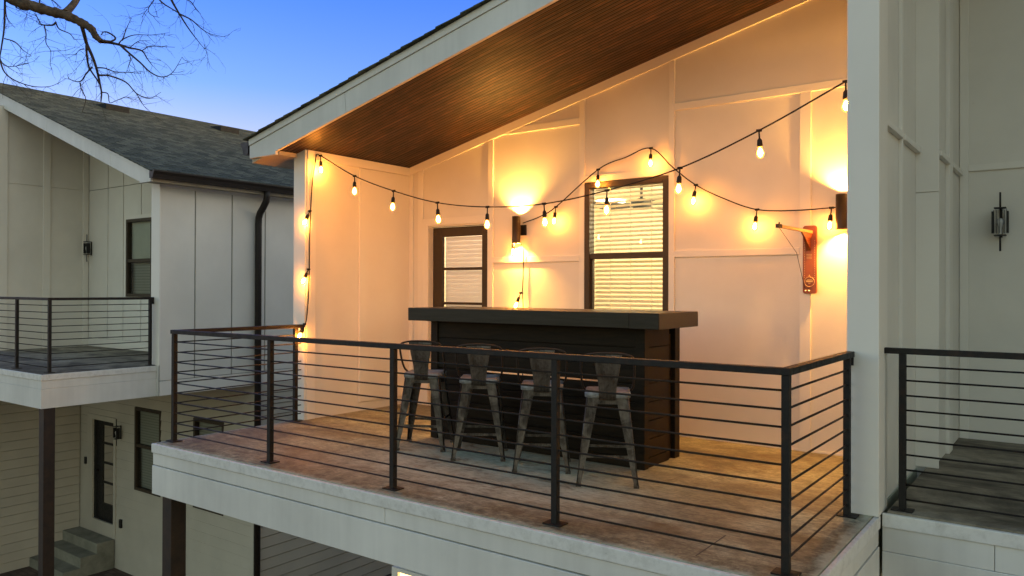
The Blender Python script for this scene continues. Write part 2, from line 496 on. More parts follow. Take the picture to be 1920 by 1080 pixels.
# ------------------------------------------------------------------ mesh builder
class B:
    def __init__(self):
        self.v = []
        self.f = []
        self.smooth = []
    def add(self, verts, faces, smooth=False):
        o = len(self.v)
        self.v += [tuple(p) for p in verts]
        self.f += [tuple(i + o for i in f) for f in faces]
        self.smooth += [smooth] * len(faces)
        return self
    def box(self, x0, x1, y0, y1, z0, z1):
        x0, x1 = min(x0, x1), max(x0, x1)
        y0, y1 = min(y0, y1), max(y0, y1)
        z0, z1 = min(z0, z1), max(z0, z1)
        v = [(x, y, z) for z in (z0, z1) for y in (y0, y1) for x in (x0, x1)]
        return self.add(v, [(0, 2, 3, 1), (4, 5, 7, 6), (0, 1, 5, 4), (2, 6, 7, 3), (0, 4, 6, 2), (1, 3, 7, 5)])
    def prism(self, pts, ext):
        """polygon pts (3D, planar) extruded by the vector ext"""
        n = len(pts)
        e = Vector(ext)
        v = [Vector(p) for p in pts] + [Vector(p) + e for p in pts]
        f = [tuple(range(n))[::-1], tuple(range(n, 2 * n))] + [(i, (i + 1) % n, n + (i + 1) % n, n + i) for i in range(n)]
        return self.add(v, f)
    def xz(self, pts, y0, y1):
        return self.prism([(x, y0, z) for x, z in pts], (0, y1 - y0, 0))
    def yz(self, pts, x0, x1):
        return self.prism([(x0, y, z) for y, z in pts], (x1 - x0, 0, 0))
    def tube(self, path, r, seg=8, smooth=True, cap=True):
        path = [Vector(p) for p in path]
        rs = r if isinstance(r, (list, tuple)) else [r] * len(path)
        t0 = (path[1] - path[0]).normalized()
        up = Vector((0, 0, 1)) if abs(t0.z) < 0.9 else Vector((1, 0, 0))
        nrm = t0.cross(up).normalized()
        V, F = [], []
        for i, p in enumerate(path):
            a = path[max(i - 1, 0)]
            b = path[min(i + 1, len(path) - 1)]
            t = (b - a)
            t = t.normalized() if t.length > 1e-9 else t0
            nrm = (nrm - t * nrm.dot(t))
            nrm = nrm.normalized() if nrm.length > 1e-6 else t.orthogonal().normalized()
            bi = t.cross(nrm)
            for k in range(seg):
                an = 2 * math.pi * k / seg
                V.append(p + (nrm * math.cos(an) + bi * math.sin(an)) * rs[i])
        for i in range(len(path) - 1):
            for k in range(seg):
                k2 = (k + 1) % seg
                F.append((i * seg + k, i * seg + k2, (i + 1) * seg + k2, (i + 1) * seg + k))
        self.add(V, F, smooth)
        if cap:
            o = len(self.v) - len(V)
            self.f += [tuple(o + k for k in range(seg))[::-1], tuple(o + len(V) - seg + k for k in range(seg))]
            self.smooth += [False, False]
        return self
    def lathe(self, c, prof, seg=16, smooth=True):
        """profile [(r, z)] turned about the vertical axis through c"""
        V, F = [], []
        for r, z in prof:
            for k in range(seg):
                a = 2 * math.pi * k / seg
                V.append((c[0] + r * math.cos(a), c[1] + r * math.sin(a), c[2] + z))
        for i in range(len(prof) - 1):
            for k in range(seg):
                k2 = (k + 1) % seg
                F.append((i * seg + k, i * seg + k2, (i + 1) * seg + k2, (i + 1) * seg + k))
        return self.add(V, F, smooth)
    def build(self, name, mat, parent=None, bevel=0.0):
        me = bpy.data.meshes.new(name)
        me.from_pydata(self.v, [], self.f)
        me.polygons.foreach_set('use_smooth', self.smooth)
        me.materials.append(mat)
        bm = bmesh.new()
        bm.from_mesh(me)
        bmesh.ops.recalc_face_normals(bm, faces=bm.faces)
        bm.to_mesh(me)
        bm.free()
        me.update()
        o = bpy.data.objects.new(name, me)
        COL.objects.link(o)
        if parent is not None:
            o.parent = parent
            if parent.type == 'EMPTY' and parent.parent is None:
                o.matrix_parent_inverse = Matrix.Translation(-parent.location)
        if bevel:
            md = o.modifiers.new('bevel', 'BEVEL')
            md.width = bevel
            md.segments = 2
            md.limit_method = 'ANGLE'
            md.angle_limit = rad(40)
        return o

def tag(o, label, cat, group=None, kind=None):
    o['label'] = label
    o['category'] = cat
    if group:
        o['group'] = group
    if kind:
        o['kind'] = kind
    return o

def thing(name, label, cat, loc=(0, 0, 0), group=None):
    o = bpy.data.objects.new(name, None)
    o.location = loc
    o.empty_display_size = 0.2
    COL.objects.link(o)
    return tag(o, label, cat, group)

def copy_tree(o, parent=None):
    c = o.copy()
    COL.objects.link(c)
    if parent is not None:
        c.parent = parent
        c.matrix_parent_inverse = o.matrix_parent_inverse.copy()
    for ch in list(o.children):
        copy_tree(ch, c)
    return c

def lamp_point(name, loc, energy, col, radius, parent):
    d = bpy.data.lights.new(name, 'POINT')
    d.energy = energy
    d.color = col
    d.shadow_soft_size = radius
    o = bpy.data.objects.new(name, d)
    COL.objects.link(o)
    o.location = loc
    o.parent = parent
    return o

GROUND = -4.1
# ------------------------------------------------------------------ ground
g = B().add([(-400, -400, GROUND), (400, -400, GROUND), (400, 400, GROUND), (-400, 400, GROUND)], [(0, 1, 2, 3)]).build('ground', M['paving'])
g['kind'] = 'structure'

# ================================================================== MAIN HOUSE (lit porch)
def SOF(x):
    return 2.783 + 0.2375 * (x + 6.459)
YB = 6.73
house = thing('house', 'cream house with the lit balcony porch under a sloped wooden ceiling', 'house', (-3.8, 6.73, GROUND))
b = B()
def wallstrip(x0, x1, z0=None, z1=None, y0=YB, y1=YB + 0.16):
    a, c = (0.0 if z0 is None else z0), z1
    t0 = SOF(x0) + 0.02 if c is None else c
    t1 = SOF(x1) + 0.02 if c is None else c
    b.xz([(x0, a), (x1, a), (x1, t1), (x0, t0)], y0, y1)
DX0, DX1, DZ = -6.14, -5.28, 2.07          # door hole
WX0, WX1, WZ0, WZ1 = -4.03, -3.12, 0.86, 2.42
wallstrip(-6.62, DX0)
wallstrip(DX0, DX1, DZ)
wallstrip(DX1, WX0)
wallstrip(WX0, WX1, WZ1)
wallstrip(WX0, WX1, 0.0, WZ0)
wallstrip(WX1, -1.10)
back = b.build('back_wall', M['siding'], house)
# trim boards on the back wall
b = B()
yt = YB - 0.019
def vert(x0, x1, z0=0.0, z1=None):
    b.xz([(x0, z0), (x1, z0), (x1, (SOF(x1) - 0.095) if z1 is None else z1), (x0, (SOF(x0) - 0.095) if z1 is None else z1)], yt, YB)
vert(-6.458, -6.385)
vert(-6.305, -6.225)
vert(-5.262, -5.192)
vert(-4.095, -4.032)
vert(-3.120, -3.062)
vert(-1.925, -1.835, 0, 3.02)
b.xz([(-6.458, SOF(-6.458) - 0.093), (-1.17, SOF(-1.17) - 0.093), (-1.17, SOF(-1.17)), (-6.458, SOF(-6.458))], yt - 0.004, YB)
for x0, x1, z0, z1 in ((-5.192, -4.095, 3.018, 3.085), (-3.062, -1.17, 3.018, 3.085), (-5.192, -4.095, 1.637, 1.70),
                       (-3.062, -1.925, 1.655, 1.715), (-6.225, -5.262, 2.085, 2.165), (-4.032, -3.12, 2.425, 2.49)):
    b.box(x0, x1, yt - 0.001, YB, z0, z1)
b.box(-6.225, -6.142, yt, YB, 0.0, 2.085)       # door casing, left
b.box(-6.385, -1.17, YB - 0.012, YB, 0.0, 0.02)  # sill strip at the deck
b.build('trim_board', M['trim'], back, 0.003)

# left wing wall (returns towards the camera) and its trim
b = B()
b.box(-6.625, -6.46, 5.205, 6.73, -0.02, 2.80)
wing = b.build('side_wall', M['siding'], house)
b = B()
b.box(-6.635, -6.452, 5.185, 5.205, 0.0, 2.79)            # front board
b.box(-6.46, -6.444, 5.207, 5.32, 0.0, 2.69)
b.box(-6.46, -6.441, 5.928, 6.712, 0.10, 2.685)         # proud panel of the rear half
b.box(-6.46, -6.432, 5.207, 6.712, 2.69, 2.783)
b.build('trim_board', M['trim'], wing, 0.003)
# right wing wall seen end-on as a broad white column
b = B()
b.xz([(-1.165, -0.02), (-1.10, -0.02), (-1.10, 4.02), (-1.165, 4.02)], 5.30, 6.73)
b.build('side_wall', M['siding'], house)
b = B().box(-1.166, -0.984, 5.05, 5.30, 0.0, 4.05)
colm = b.build('column', M['trim'], house, 0.004)

# roof of the main house
b = B()
RX0, RX1 = -7.03, -0.70
def roof_slab(x0, x1, y0, y1, zb, zt):
    b.xz([(x0, SOF(x0) + zb), (x1, SOF(x1) + zb), (x1, SOF(x1) + zt), (x0, SOF(x0) + zt)], y0, y1)
roof_slab(RX0, RX1, 4.962, 18.3, 0.02, 0.245)
roof = b.build('roof', M['eave'], house)
b = B()
roof_slab(-6.585, -1.0, 4.965, 6.735, 0.0, 0.018)
b.build('soffit', M['soffit'], roof)
b = B()                                                    # boxed eave return at the low end
b.xz([(-7.028, 2.715), (-6.585, 2.715), (-6.585, SOF(-6.585) + 0.02), (-7.028, 2.74)], 4.965, 18.2)
b.build('eave_box', M['eave'], roof)
b = B()                                                    # rake fascia
b.xz([(-7.035, 2.713), (-6.60, 2.713), (-6.60, 2.745), (-5.552, SOF(-5.552) - 0.004), (-5.572, SOF(-5.572) + 0.195), (-7.035, SOF(-7.035) + 0.195)], 4.93, 4.962)
for xa, xb in ((-5.548, -2.502), (-2.498, RX1)):
    b.xz([(xa, SOF(xa) - 0.004), (xb, SOF(xb) - 0.004), (xb - 0.02, SOF(xb - 0.02) + 0.195), (xa - 0.02, SOF(xa - 0.02) + 0.195)], 4.93, 4.962)
b.xz([(-7.037, SOF(-7.037) + 0.197), (RX1, SOF(RX1) + 0.197), (RX1, SOF(RX1) + 0.262), (-7.037, SOF(-7.037) + 0.262)], 4.918, 4.962)
b.build('fascia', M['fascia'], roof, 0.003)
b = B()                                                    # shingle courses with real overlaps
x = -7.09
k = 0
while x < RX1:
    x1 = x + 0.20
    jag = 0.010 * random.random()
    b.xz([(x, SOF(x) + 0.270), (x1, SOF(x1) + 0.264), (x1, SOF(x1) + 0.270), (x, SOF(x) + 0.280 + 0.3 * jag)], 4.885 - jag, 18.3)
    x += 0.135
    k += 1
b.build('shingles', M['shingle'], roof)
b = B()                                                    # gutter at the low eave
b.prism([(-7.09, 4.95, 2.895), (-7.225, 4.95, 2.895), (-7.225, 4.95, 2.875), (-7.19, 4.95, 2.83), (-7.17, 4.95, 2.765), (-7.09, 4.95, 2.765)], (0, 13.2, 0))
b.build('gutter', M['gutter'], roof)

# door with three glass lights and closed blind
door = B()
yd = 6.795
gx0, gx1 = -5.998, -5.408
door.box(DX0 + 0.002, gx0, yd, yd + 0.045, 0.03, 2.062)
door.box(gx1, DX1 - 0.002, yd, yd + 0.045, 0.03, 2.062)
door.box(gx0, gx1, yd, yd + 0.045, 1.955, 2.062)
door.box(gx0, gx1, yd, yd + 0.045, 0.03, 0.27)
for z in (1.570, 1.172, 0.775):
    door.box(gx0, gx1, yd + 0.004, yd + 0.04, z, z + 0.03)
dr = door.build('door', M['frame'], house, 0.003)
B().add([(gx0, yd + 0.022, 0.27), (gx1, yd + 0.022, 0.27), (gx1, yd + 0.022, 1.955), (gx0, yd + 0.022, 1.955)], [(0, 1, 2, 3)]).build('pane', M['glass'], dr)
b = B()
z = 0.29
while z < 1.94:
    b.add([(gx0 + 0.005, yd + 0.055, z), (gx1 - 0.012, yd + 0.055, z), (gx1 - 0.012, yd + 0.066, z + 0.0475), (gx0 + 0.005, yd + 0.066, z + 0.0475),
           (gx0 + 0.005, yd + 0.058, z - 0.001), (gx1 - 0.012, yd + 0.058, z - 0.001), (gx1 - 0.012, yd + 0.069, z + 0.0465), (gx0 + 0.005, yd + 0.069, z + 0.0465)],
          [(0, 1, 2, 3), (7, 6, 5, 4), (0, 4, 5, 1), (3, 2, 6, 7), (0, 3, 7, 4), (1, 5, 6, 2)])
    z += 0.049
b.build('blind', M['doorslat'], dr)

# tall double-hung window with blinds
b = B()
yw = YB - 0.022
fx = 0.058
b.box(WX0, WX0 + fx, yw, yw + 0.10, WZ0, WZ1)
b.box(WX1 - fx, WX1, yw, yw + 0.10, WZ0, WZ1)
b.box(WX0 + fx, WX1 - fx, yw, yw + 0.10, WZ1 - 0.058, WZ1)
b.box(WX0 + fx, WX1 - fx, yw, yw + 0.10, WZ0, WZ0 + 0.06)
b.box(WX0 + fx, WX1 - fx, yw + 0.012, yw + 0.07, 1.655, 1.712)
b.box(WX0 + fx, WX0 + fx + 0.018, yw + 0.035, yw + 0.08, WZ0 + 0.06, 1.655)
win = b.build('window', M['frame'], house, 0.003)
yp = yw + 0.05
B().add([(WX0 + fx, yp, WZ0 + 0.06), (WX1 - fx, yp, WZ0 + 0.06), (WX1 - fx, yp, WZ1 - 0.05), (WX0 + fx, yp, WZ1 - 0.05)], [(0, 1, 2, 3)]).build('pane', M['glass'], win)
b = B()
z = WZ0 + 0.08
ax0, ax1, ay = WX0 + 0.045, WX1 - 0.045, YB + 0.125
while z < WZ1 - 0.03:
    dz, hw = 0.0115, 0.022
    b.add([(ax0, ay - hw, z - dz), (ax1, ay - hw, z - dz), (ax1, ay + hw, z + dz), (ax0, ay + hw, z + dz),
           (ax0, ay - hw, z - dz - 0.003), (ax1, ay - hw, z - dz - 0.003), (ax1, ay + hw, z + dz - 0.003), (ax0, ay + hw, z + dz - 0.003)],
          [(0, 1, 2, 3), (7, 6, 5, 4), (0, 4, 5, 1), (3, 2, 6, 7), (0, 3, 7, 4), (1, 5, 6, 2)])
    z += 0.043
for xx in (-3.80, -3.575, -3.35):
    b.box(xx - 0.0025, xx + 0.0025, ay - 0.026, ay - 0.022, WZ0 + 0.06, WZ1 - 0.03)
b.build('blind', M['slat'], win)
# room behind the windows
b = B()
b.box(-6.60, -6.45, 6.89, 10.8, 0.0, 2.64)
b.box(-1.30, -1.15, 6.89, 10.8, 0.0, 2.64)
b.box(-6.60, -1.15, 10.8, 10.95, 0.0, 2.64)
b.box(-6.62, -1.15, 6.89, 10.95, 2.64, 2.70)
b.build('room_wall', M['room'], house)
B().box(-6.60, -1.15, 6.89, 10.95, -0.04, 0.0).build('room_floor', M['roomfloor'], house)
fan_c = Vector((-4.33, 8.55, 0))
ceil_z = 2.64
disc = B().lathe((-5.52, 9.95, ceil_z - 0.022), [(0.0, 0), (0.20, 0.0), (0.22, 0.012), (0.22, 0.02)], 24).build('ceiling_light', M['disc'])
tag(disc, 'round lit ceiling light seen through the blinds of the tall window', 'ceiling light')
lamp_point('room_light', (0, 0, 0), 110, (1.0, 0.80, 0.46), 0.25, disc).location = (-3.2, 8.9, 2.30)
lamp_point('room_light', (0, 0, 0), 16, (1.0, 0.78, 0.76), 0.25, disc).location = (-5.9, 8.2, 2.2)  # extra light without a fixture, added to brighten the door blind from behind
fan = thing('ceiling_fan', 'dark ceiling fan seen through the blinds of the tall window', 'fan', (fan_c.x, fan_c.y, ceil_z))
B().tube([(fan_c.x, fan_c.y, ceil_z - 0.002), (fan_c.x, fan_c.y, 2.45)], 0.018).build('downrod', M['black'], fan)
B().lathe((fan_c.x, fan_c.y, 2.33), [(0, 0), (0.09, 0.0), (0.13, 0.05), (0.13, 0.09), (0.05, 0.13), (0, 0.13)], 20).build('motor', M['black'], fan)
for i in range(5):
    a = rad(20 + 72 * i)
    d = Vector((math.cos(a), math.sin(a), 0))
    n = Vector((-d.y, d.x, 0.12))
    c0, c1 = fan_c + d * 0.12 + Vector((0, 0, 2.375)), fan_c + d * 0.66 + Vector((0, 0, 2.375))
    B().prism([c0 - n * 0.045, c1 - n * 0.07, c1 + n * 0.07, c0 + n * 0.045], (0, 0, 0.008)).build('blade', M['black'], fan)

# balcony deck of the main house
def deck_body(x0, x1, y0, y1, zt, parent, matdeck, front=True, side=None):
    bb = B().box(x0 + 0.03, x1 - (0.03 if side else 0.0), y0 + 0.03, y1, zt - 0.40, zt - 0.003)
    return bb.build('deck_slab', matdeck, parent)
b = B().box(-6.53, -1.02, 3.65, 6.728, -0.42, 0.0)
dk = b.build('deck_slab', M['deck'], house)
b = B()
b.box(-6.562, -0.986, 3.618, 3.648, -0.082, -0.004)
b.box(-1.016, -0.986, 3.648, 5.116, -0.082, -0.004)
b.box(-6.562, -6.532, 3.648, 5.2, -0.082, -0.004)
b.build('deck_edge', M['lip'], dk, 0.006)
b = B()
for x0, x1 in ((-6.552, -3.697), (-3.693, -0.998)):
    b.box(x0, x1, 3.63, 3.65, -0.186, -0.086)
b.box(-6.557, -0.993, 3.624, 3.65, -0.44, -0.194)
b.box(-1.018, -0.998, 3.65, 5.116, -0.186, -0.086)
b.box(-1.018, -0.993, 3.65, 5.116, -0.44, -0.194)
b.box(-6.552, -6.532, 3.65, 5.2, -0.44, -0.083)
b.build('fascia', M['fascia'], dk, 0.003)
b = B()
b.box(-1.595, -1.588, 3.76, 4.17, -0.001, 0.0015)
b.build('deck_joint', M['groove'], dk)
# lower storey under the balcony
b = B()
b.box(-6.70, -1.0, 6.75, 6.9, GROUND, -2.06)
b.box(-6.60, -1.0, 6.75, 6.9, -2.06, -0.42)
b.box(-6.62, -1.0, 6.901, 18.0, GROUND, -0.05)
b.box(-6.62, -1.0, 10.96, 18.0, -0.049, 3.0)
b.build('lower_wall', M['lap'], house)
b = B()
b.box(-6.70, -6.60, 6.70, 6.749, GROUND, -1.985)
b.box(-6.60, -5.2, 6.70, 6.749, -2.03, -1.985)
lw = b.build('window_casing', M['trim'], house)
B().box(-6.597, -5.95, 6.735, 6.748, -2.35, -2.033).build('lit_pane', M['litlow'], lw)
B().box(-6.45, -6.31, 3.66, 3.80, GROUND, -0.421).build('post', M['postwood'], house, 0.004)

# ================================================================== RAILINGS
RZ = 0.985
RODS = [0.877, 0.787, 0.698, 0.608, 0.518, 0.428, 0.340, 0.250, 0.160, 0.070]
def post(parent, x, y, z0, zt, plate=True):
    p = B().box(x - 0.019, x + 0.019, y - 0.019, y + 0.019, z0, zt).build('post', M['bronze'], parent, 0.002)
    if plate:
        B().box(x - 0.06, x + 0.06, y - 0.045, y + 0.045, z0, z0 + 0.008).build('base_plate', M['bronze'], p)
    return p
def rail_top(parent, p0, p1, w=0.05, h=0.035):
    p0, p1 = Vector(p0), Vector(p1)
    d = (p1 - p0).normalized()
    n = Vector((-d.y, d.x, 0)) * (w / 2)
    return B().prism([p0 - n, p1 - n, p1 + n, p0 + n], (0, 0, h)).build('top_rail', M['bronze'], parent, 0.003)
def rods(parent, p0, p1, z0, sag=0.0):
    for h in RODS:
        a = Vector((p0[0], p0[1], z0 + h + random.uniform(-.003, .003)))
        c = Vector((p1[0], p1[1], z0 + h + random.uniform(-.003, .003)))
        mid = (a + c) / 2
        B().tube([a, mid, c], 0.006, 6).build('rod', M['bronze'], parent)
r1 = thing('railing', 'dark metal railing with horizontal rods around the lit balcony in front', 'railing', (-3.8, 3.78, 0))
LX, RXr, FY = -6.475, -1.145, 3.78
for x in (LX, -5.11, -3.77, -2.46, RXr):
    post(r1, x, FY, 0.0, RZ - 0.035)
post(r1, LX, 5.09, 0.0, RZ - 0.035)
post(r1, RXr, 4.97, 0.0, RZ - 0.035)
rail_top(r1, (LX - 0.03, FY, RZ - 0.035), (RXr + 0.025, FY, RZ - 0.035))
rail_top(r1, (LX, FY + 0.025, RZ - 0.0352), (LX, 5.184, RZ - 0.0352))
rail_top(r1, (RXr, FY + 0.025, RZ - 0.0352), (RXr, 5.049, RZ - 0.0352))
rods(r1, (LX, FY), (RXr, FY), 0)
rods(r1, (LX, FY), (LX, 5.16), 0)
rods(r1, (RXr, FY), (RXr, 5.04), 0)
for x, y, yy in ((LX, 5.165, 5.184), (RXr, 5.03, 5.049)):
    B().box(x - 0.02, x + 0.02, y, yy, RZ - 0.085, RZ - 0.037).build('wall_bracket', M['bronze'], r1)

# ================================================================== RIGHT HOUSE
rh = thing('house', 'grey white house unit beside the broad white column with its own balcony', 'house', (1.2, 8.11, GROUND))
b = B()
b.box(-1.10, -1.03, 5.302, 6.61, -0.3, 6.2)
b.box(-1.10, -0.91, 6.73, 8.11, -0.3, 6.2)
b.box(-1.10, -0.89, 6.61, 6.73, -0.3, 6.2)
w1 = b.build('side_wall', M['siding'], rh)
b = B()
b.box(-1.03, -1.006, 5.905, 5.955, 0.02, 6.2)
b.box(-1.03, -0.992, 5.302, 5.905, 2.40, 2.44)
b.box(-1.03, -0.992, 5.955, 6.59, 2.40, 2.44)
b.box(-0.91, -0.880, 7.24, 7.44, 0.02, 6.2)
b.box(-0.91, -0.872, 6.735, 7.24, 2.39, 2.43)
b.box(-0.91, -0.872, 7.44, 8.05, 2.39, 2.43)
b.box(-1.03, -0.872, 6.594, 6.612, 0.02, 2.096)
b.box(-1.03, -0.872, 6.594, 6.612, 2.101, 6.2)
b.build('trim_board', M['trim'], w1, 0.003)
b = B()
b.box(-0.91, 5.6, 8.11, 8.26, -0.3, 6.2)
b.box(5.45, 5.6, 5.2, 8.11, -0.3, 6.2)  # unseen end wall, put here to block the warm low sky
b.box(-0.9, 5.6, 8.262, 18.0, GROUND, 6.2)
w2 = b.build('back_wall', M['siding'], rh)
b = B()
b.box(-0.905, -0.835, 8.092, 8.11, 0.02, 6.2)
b.box(-0.835, 5.4, 8.086, 8.11, 2.43, 2.488)
for x in (0.35, 1.6, 2.8, 4.0):
    b.box(x, x + 0.06, 8.092, 8.11, 0.02, 6.2)
b.build('trim_board', M['trim'], w2, 0.003)
b = B()
b.box(-1.2, 5.75, 5.0, 18.2, 6.2, 6.4)
b.build('roof', M['eave'], rh)
b = B().box(-0.955, 5.5, 5.15, 8.1, -0.42, 0.02)
rdk = b.build('deck_slab', M['olddeck'], rh)
b = B()
b.box(-0.980, 5.5, 5.118, 5.149, -0.072, 0.010)
b.build('deck_edge', M['lip'], rdk, 0.006)
b = B()
for x0, x1 in ((-0.980, -0.402), (-0.399, 5.5)):
    b.box(x0, x1, 5.130, 5.15, -0.218, -0.073)
b.box(-0.980, 5.5, 5.124, 5.15, -0.46, -0.22)
b.build('fascia', M['fascia'], rdk, 0.003)
B().box(-0.98, 5.5, 5.6, 8.26, GROUND, -0.43).build('lower_wall', M['lap'], rh)
r2 = thing('railing', 'dark metal railing of the right hand balcony beyond the white column', 'railing', (2.0, 5.23, 0.02))
post(r2, -0.885, 5.225, 0.02, 0.97)
for x in (0.45, 1.8, 3.1, 4.4):
    post(r2, x, 5.225, 0.02, 0.97)
rail_top(r2, (-1.028, 5.225, 0.97), (5.4, 5.225, 0.97))
rods(r2, (-0.885, 5.225), (5.4, 5.225), 0.02)
B().box(-1.029, -1.0, 5.21, 5.24, 0.905, 0.968).build('wall_bracket', M['bronze'], r2)

# ================================================================== LEFT HOUSE
lh = thing('house', 'white board and batten house on the left with a grey shingle roof', 'house', (-13, 7.2, GROUND))
LZ = 0.24
def LRF(x):
    return 2.995 + 0.3607 * (-10.436 - x)
def panels(y, x0, x1, z0, ztop, joints, face):
    pass
# side wall (faces the porch): separate panels with narrow dark joints over a recessed backing
b = B()
b.box(-10.86, -10.685, 6.0, 16.0, -0.2, 2.93)
b.box(-10.86, -10.685, 7.66, 16.0, GROUND, -0.2)
sw = b.build('backing_wall', M['groove'], lh)
b = B()
js = [6.0, 6.543, 7.164, 7.77, 8.39, 9.0, 9.62, 10.24, 10.86, 11.48, 12.1, 16.0]
for a, c in zip(js[:-1], js[1:]):
    b.box(-10.685, -10.66, a + (0.0 if a == 6.0 else 0.010), c - 0.010, 0.02, 2.90)
b.build('siding_panel', M['siding'], sw, 0.002)
b = B()                                                     # flush lower band
b.box(-10.685, -10.662, 6.0, 16.0, -0.197, 0.012)
b.build('trim_board', M['trim'], sw, 0.002)
B().box(-10.685, -10.645, 5.985, 16.0, 2.80, 2.93).build('frieze_board', M['trim'], sw, 0.002)
b = B()                                                     # lap siding on the lower storey, facing +X
z = GROUND
while z < -0.2:
    z1 = min(z + 0.178, -0.2)
    b.prism([(-10.685, 7.66, z + 0.013), (-10.652, 7.66, z + 0.013), (-10.664, 7.66, z1), (-10.685, 7.66, z1)], (0, 8.3, 0))
    z += 0.178
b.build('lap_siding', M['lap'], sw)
b = B()                                                     # corner end of the wing wall
b.box(-10.872, -10.645, 5.98, 6.0, LZ, 2.92)
b.box(-10.86, -10.685, 6.0, 6.02, LZ, 2.9)
b.build('corner_board', M['trim'], lh, 0.003)
# upper porch back wall with the window
b = B()
LWX0, LWX1, LWZ0, LWZ1 = -13.92, -13.03, 1.19, 2.58
yb2 = 7.22
b.box(-15.4, -10.86, yb2, 7.36, -0.1, LWZ0)
b.box(-15.4, LWX0, yb2, 7.36, LWZ0, LWZ1)
b.box(LWX1, -10.86, yb2, 7.36, LWZ0, LWZ1)
b.xz([(-15.4, LWZ1), (-10.86, LWZ1), (-10.86, LRF(-10.86) - 0.19), (-15.4, LRF(-15.4) - 0.19)], yb2, 7.36)
uw = b.build('backing_wall', M['groove'], lh)
b = B()
js = [-15.35, -14.607, -14.044, -13.425, -12.82, -12.2, -11.6, -10.86]
for a, c in zip(js[:-1], js[1:]):
    x0, x1 = a + 0.010, c - 0.010
    top = LRF(x1) - 0.2
    b.xz([(x0, min(3.205, top)), (x1, min(3.205, top)), (x1, LRF(x1) - 0.19), (x0, LRF(x0) - 0.19)], 7.2, yb2)
    for z0, z1 in ((LZ + 0.16, min(3.195, top - 0.01)),):
        # cut round the window
        if x1 > LWX0 and x0 < LWX1 and z0 < LWZ1:
            if x0 < LWX0:
                b.box(x0, LWX0 - 0.05, 7.2, yb2, z0, z1)
            if x1 > LWX1:
                b.box(LWX1 + 0.05, x1, 7.2, yb2, z0, z1)
            b.box(max(x0, LWX0 - 0.05), min(x1, LWX1 + 0.05), 7.2, yb2, LWZ1 + 0.07, z1)
            b.box(max(x0, LWX0 - 0.05), min(x1, LWX1 + 0.05), 7.2, yb2, z0, LWZ0)
        else:
            b.box(x0, x1, 7.2, yb2, z0, z1)
b.build('siding_panel', M['siding'], uw, 0.002)
b = B()
B().box(-15.35, -10.88, 7.19, yb2, LZ, LZ + 0.155).build('base_board', M['trim'], uw, 0.002)
b.box(LWX0 - 0.048, LWX1 + 0.048, 7.188, yb2, LWZ1, LWZ1 + 0.068)
b.box(LWX0 - 0.048, LWX0, 7.188, yb2, LWZ0, LWZ1)
b.build('trim_board', M['trim'], uw, 0.002)
def simple_window(parent, x0, x1, z0, z1, y, mid, shade_mat, low_mat):
    bb = B()
    f = 0.055
    bb.box(x0, x0 + f, y - 0.02, y + 0.06, z0, z1)
    bb.box(x1 - f, x1, y - 0.02, y + 0.06, z0, z1)
    bb.box(x0 + f, x1 - f, y - 0.02, y + 0.06, z1 - f, z1)
    bb.box(x0 + f, x1 - f, y - 0.02, y + 0.06, z0, z0 + f)
    if mid:
        bb.box(x0 + f, x1 - f, y - 0.012, y + 0.05, mid - 0.03, mid + 0.03)
    w = bb.build('window', M['frame'], parent, 0.003)
    B().add([(x0 + f, y + 0.02, z0 + f), (x1 - f, y + 0.02, z0 + f), (x1 - f, y + 0.02, z1 - f), (x0 + f, y + 0.02, z1 - f)], [(0, 1, 2, 3)]).build('pane', M['glass'], w)
    bb = B()
    if mid:
        bb.box(x0 + f, x1 - f, y + 0.07, y + 0.08, mid, z1 - f * 0.5)
        bb.build('shade', shade_mat, w)
        B().box(x0 + f * 0.5, x1 - f * 0.5, y + 0.10, y + 0.12, z0 + f * 0.5, mid).build('shade', low_mat, w)
    else:
        bb.box(x0 + f, x1 - f, y + 0.07, y + 0.08, z0 + f * 0.5, z1 - f * 0.5)
        bb.build('shade', shade_mat, w)
    return w
simple_window(lh, LWX0, LWX1, LWZ0, LWZ1, 7.2, 1.836, M['sheet'], M['shade'])
# porch left wall, facing +X
b = B()
b.box(-15.55, -15.35, 5.62, 7.22, -0.1, 3.195)
b.box(-15.55, -15.35, 5.62, 7.22, 3.203, 4.56)
b.box(-15.55, -15.37, 5.62, 7.22, 3.19, 3.21)
lw2 = b.build('side_wall', M['siding'], lh)
b = B()
b.box(-15.35, -15.325, 6.388, 6.508, LZ, 4.55)
b.box(-15.35, -15.325, 5.62, 5.80, LZ, 4.55)
b.box(-15.35, -15.325, 7.09, 7.188, LZ, 4.5)
b.build('trim_board', M['trim'], lw2, 0.003)
# roof
RIX = -16.55
b = B()
b.xz([(-10.43, LRF(-10.43) - 0.16), (-10.43, LRF(-10.43) - 0.03), (RIX, LRF(RIX) - 0.03), (-22.0, LRF(RIX) - 0.03 - 0.3607 * 5.45), (-22.0, LRF(RIX) - 0.2 - 0.3607 * 5.45), (RIX, LRF(RIX) - 0.2)], 5.76, 16.2)
lroof = b.build('roof', M['eave'], lh)
b = B()
x = -10.36
while x > RIX + 0.05:
    x1 = max(x - 0.20, RIX)
    jag = 0.008 * random.random()
    b.xz([(x, LRF(x) - 0.004), (x1, LRF(x1) - 0.012), (x1, LRF(x1) + 0.002), (x, LRF(x) + 0.012)], 5.69 - jag, 16.25)
    x -= 0.135
b.xz([(RIX + 0.16, LRF(RIX + 0.16) + 0.004), (RIX, LRF(RIX) + 0.03), (RIX - 0.16, LRF(RIX + 0.16) + 0.004), (RIX - 0.16, LRF(RIX + 0.16) - 0.02), (RIX + 0.16, LRF(RIX + 0.16) - 0.02)], 5.68, 16.26)
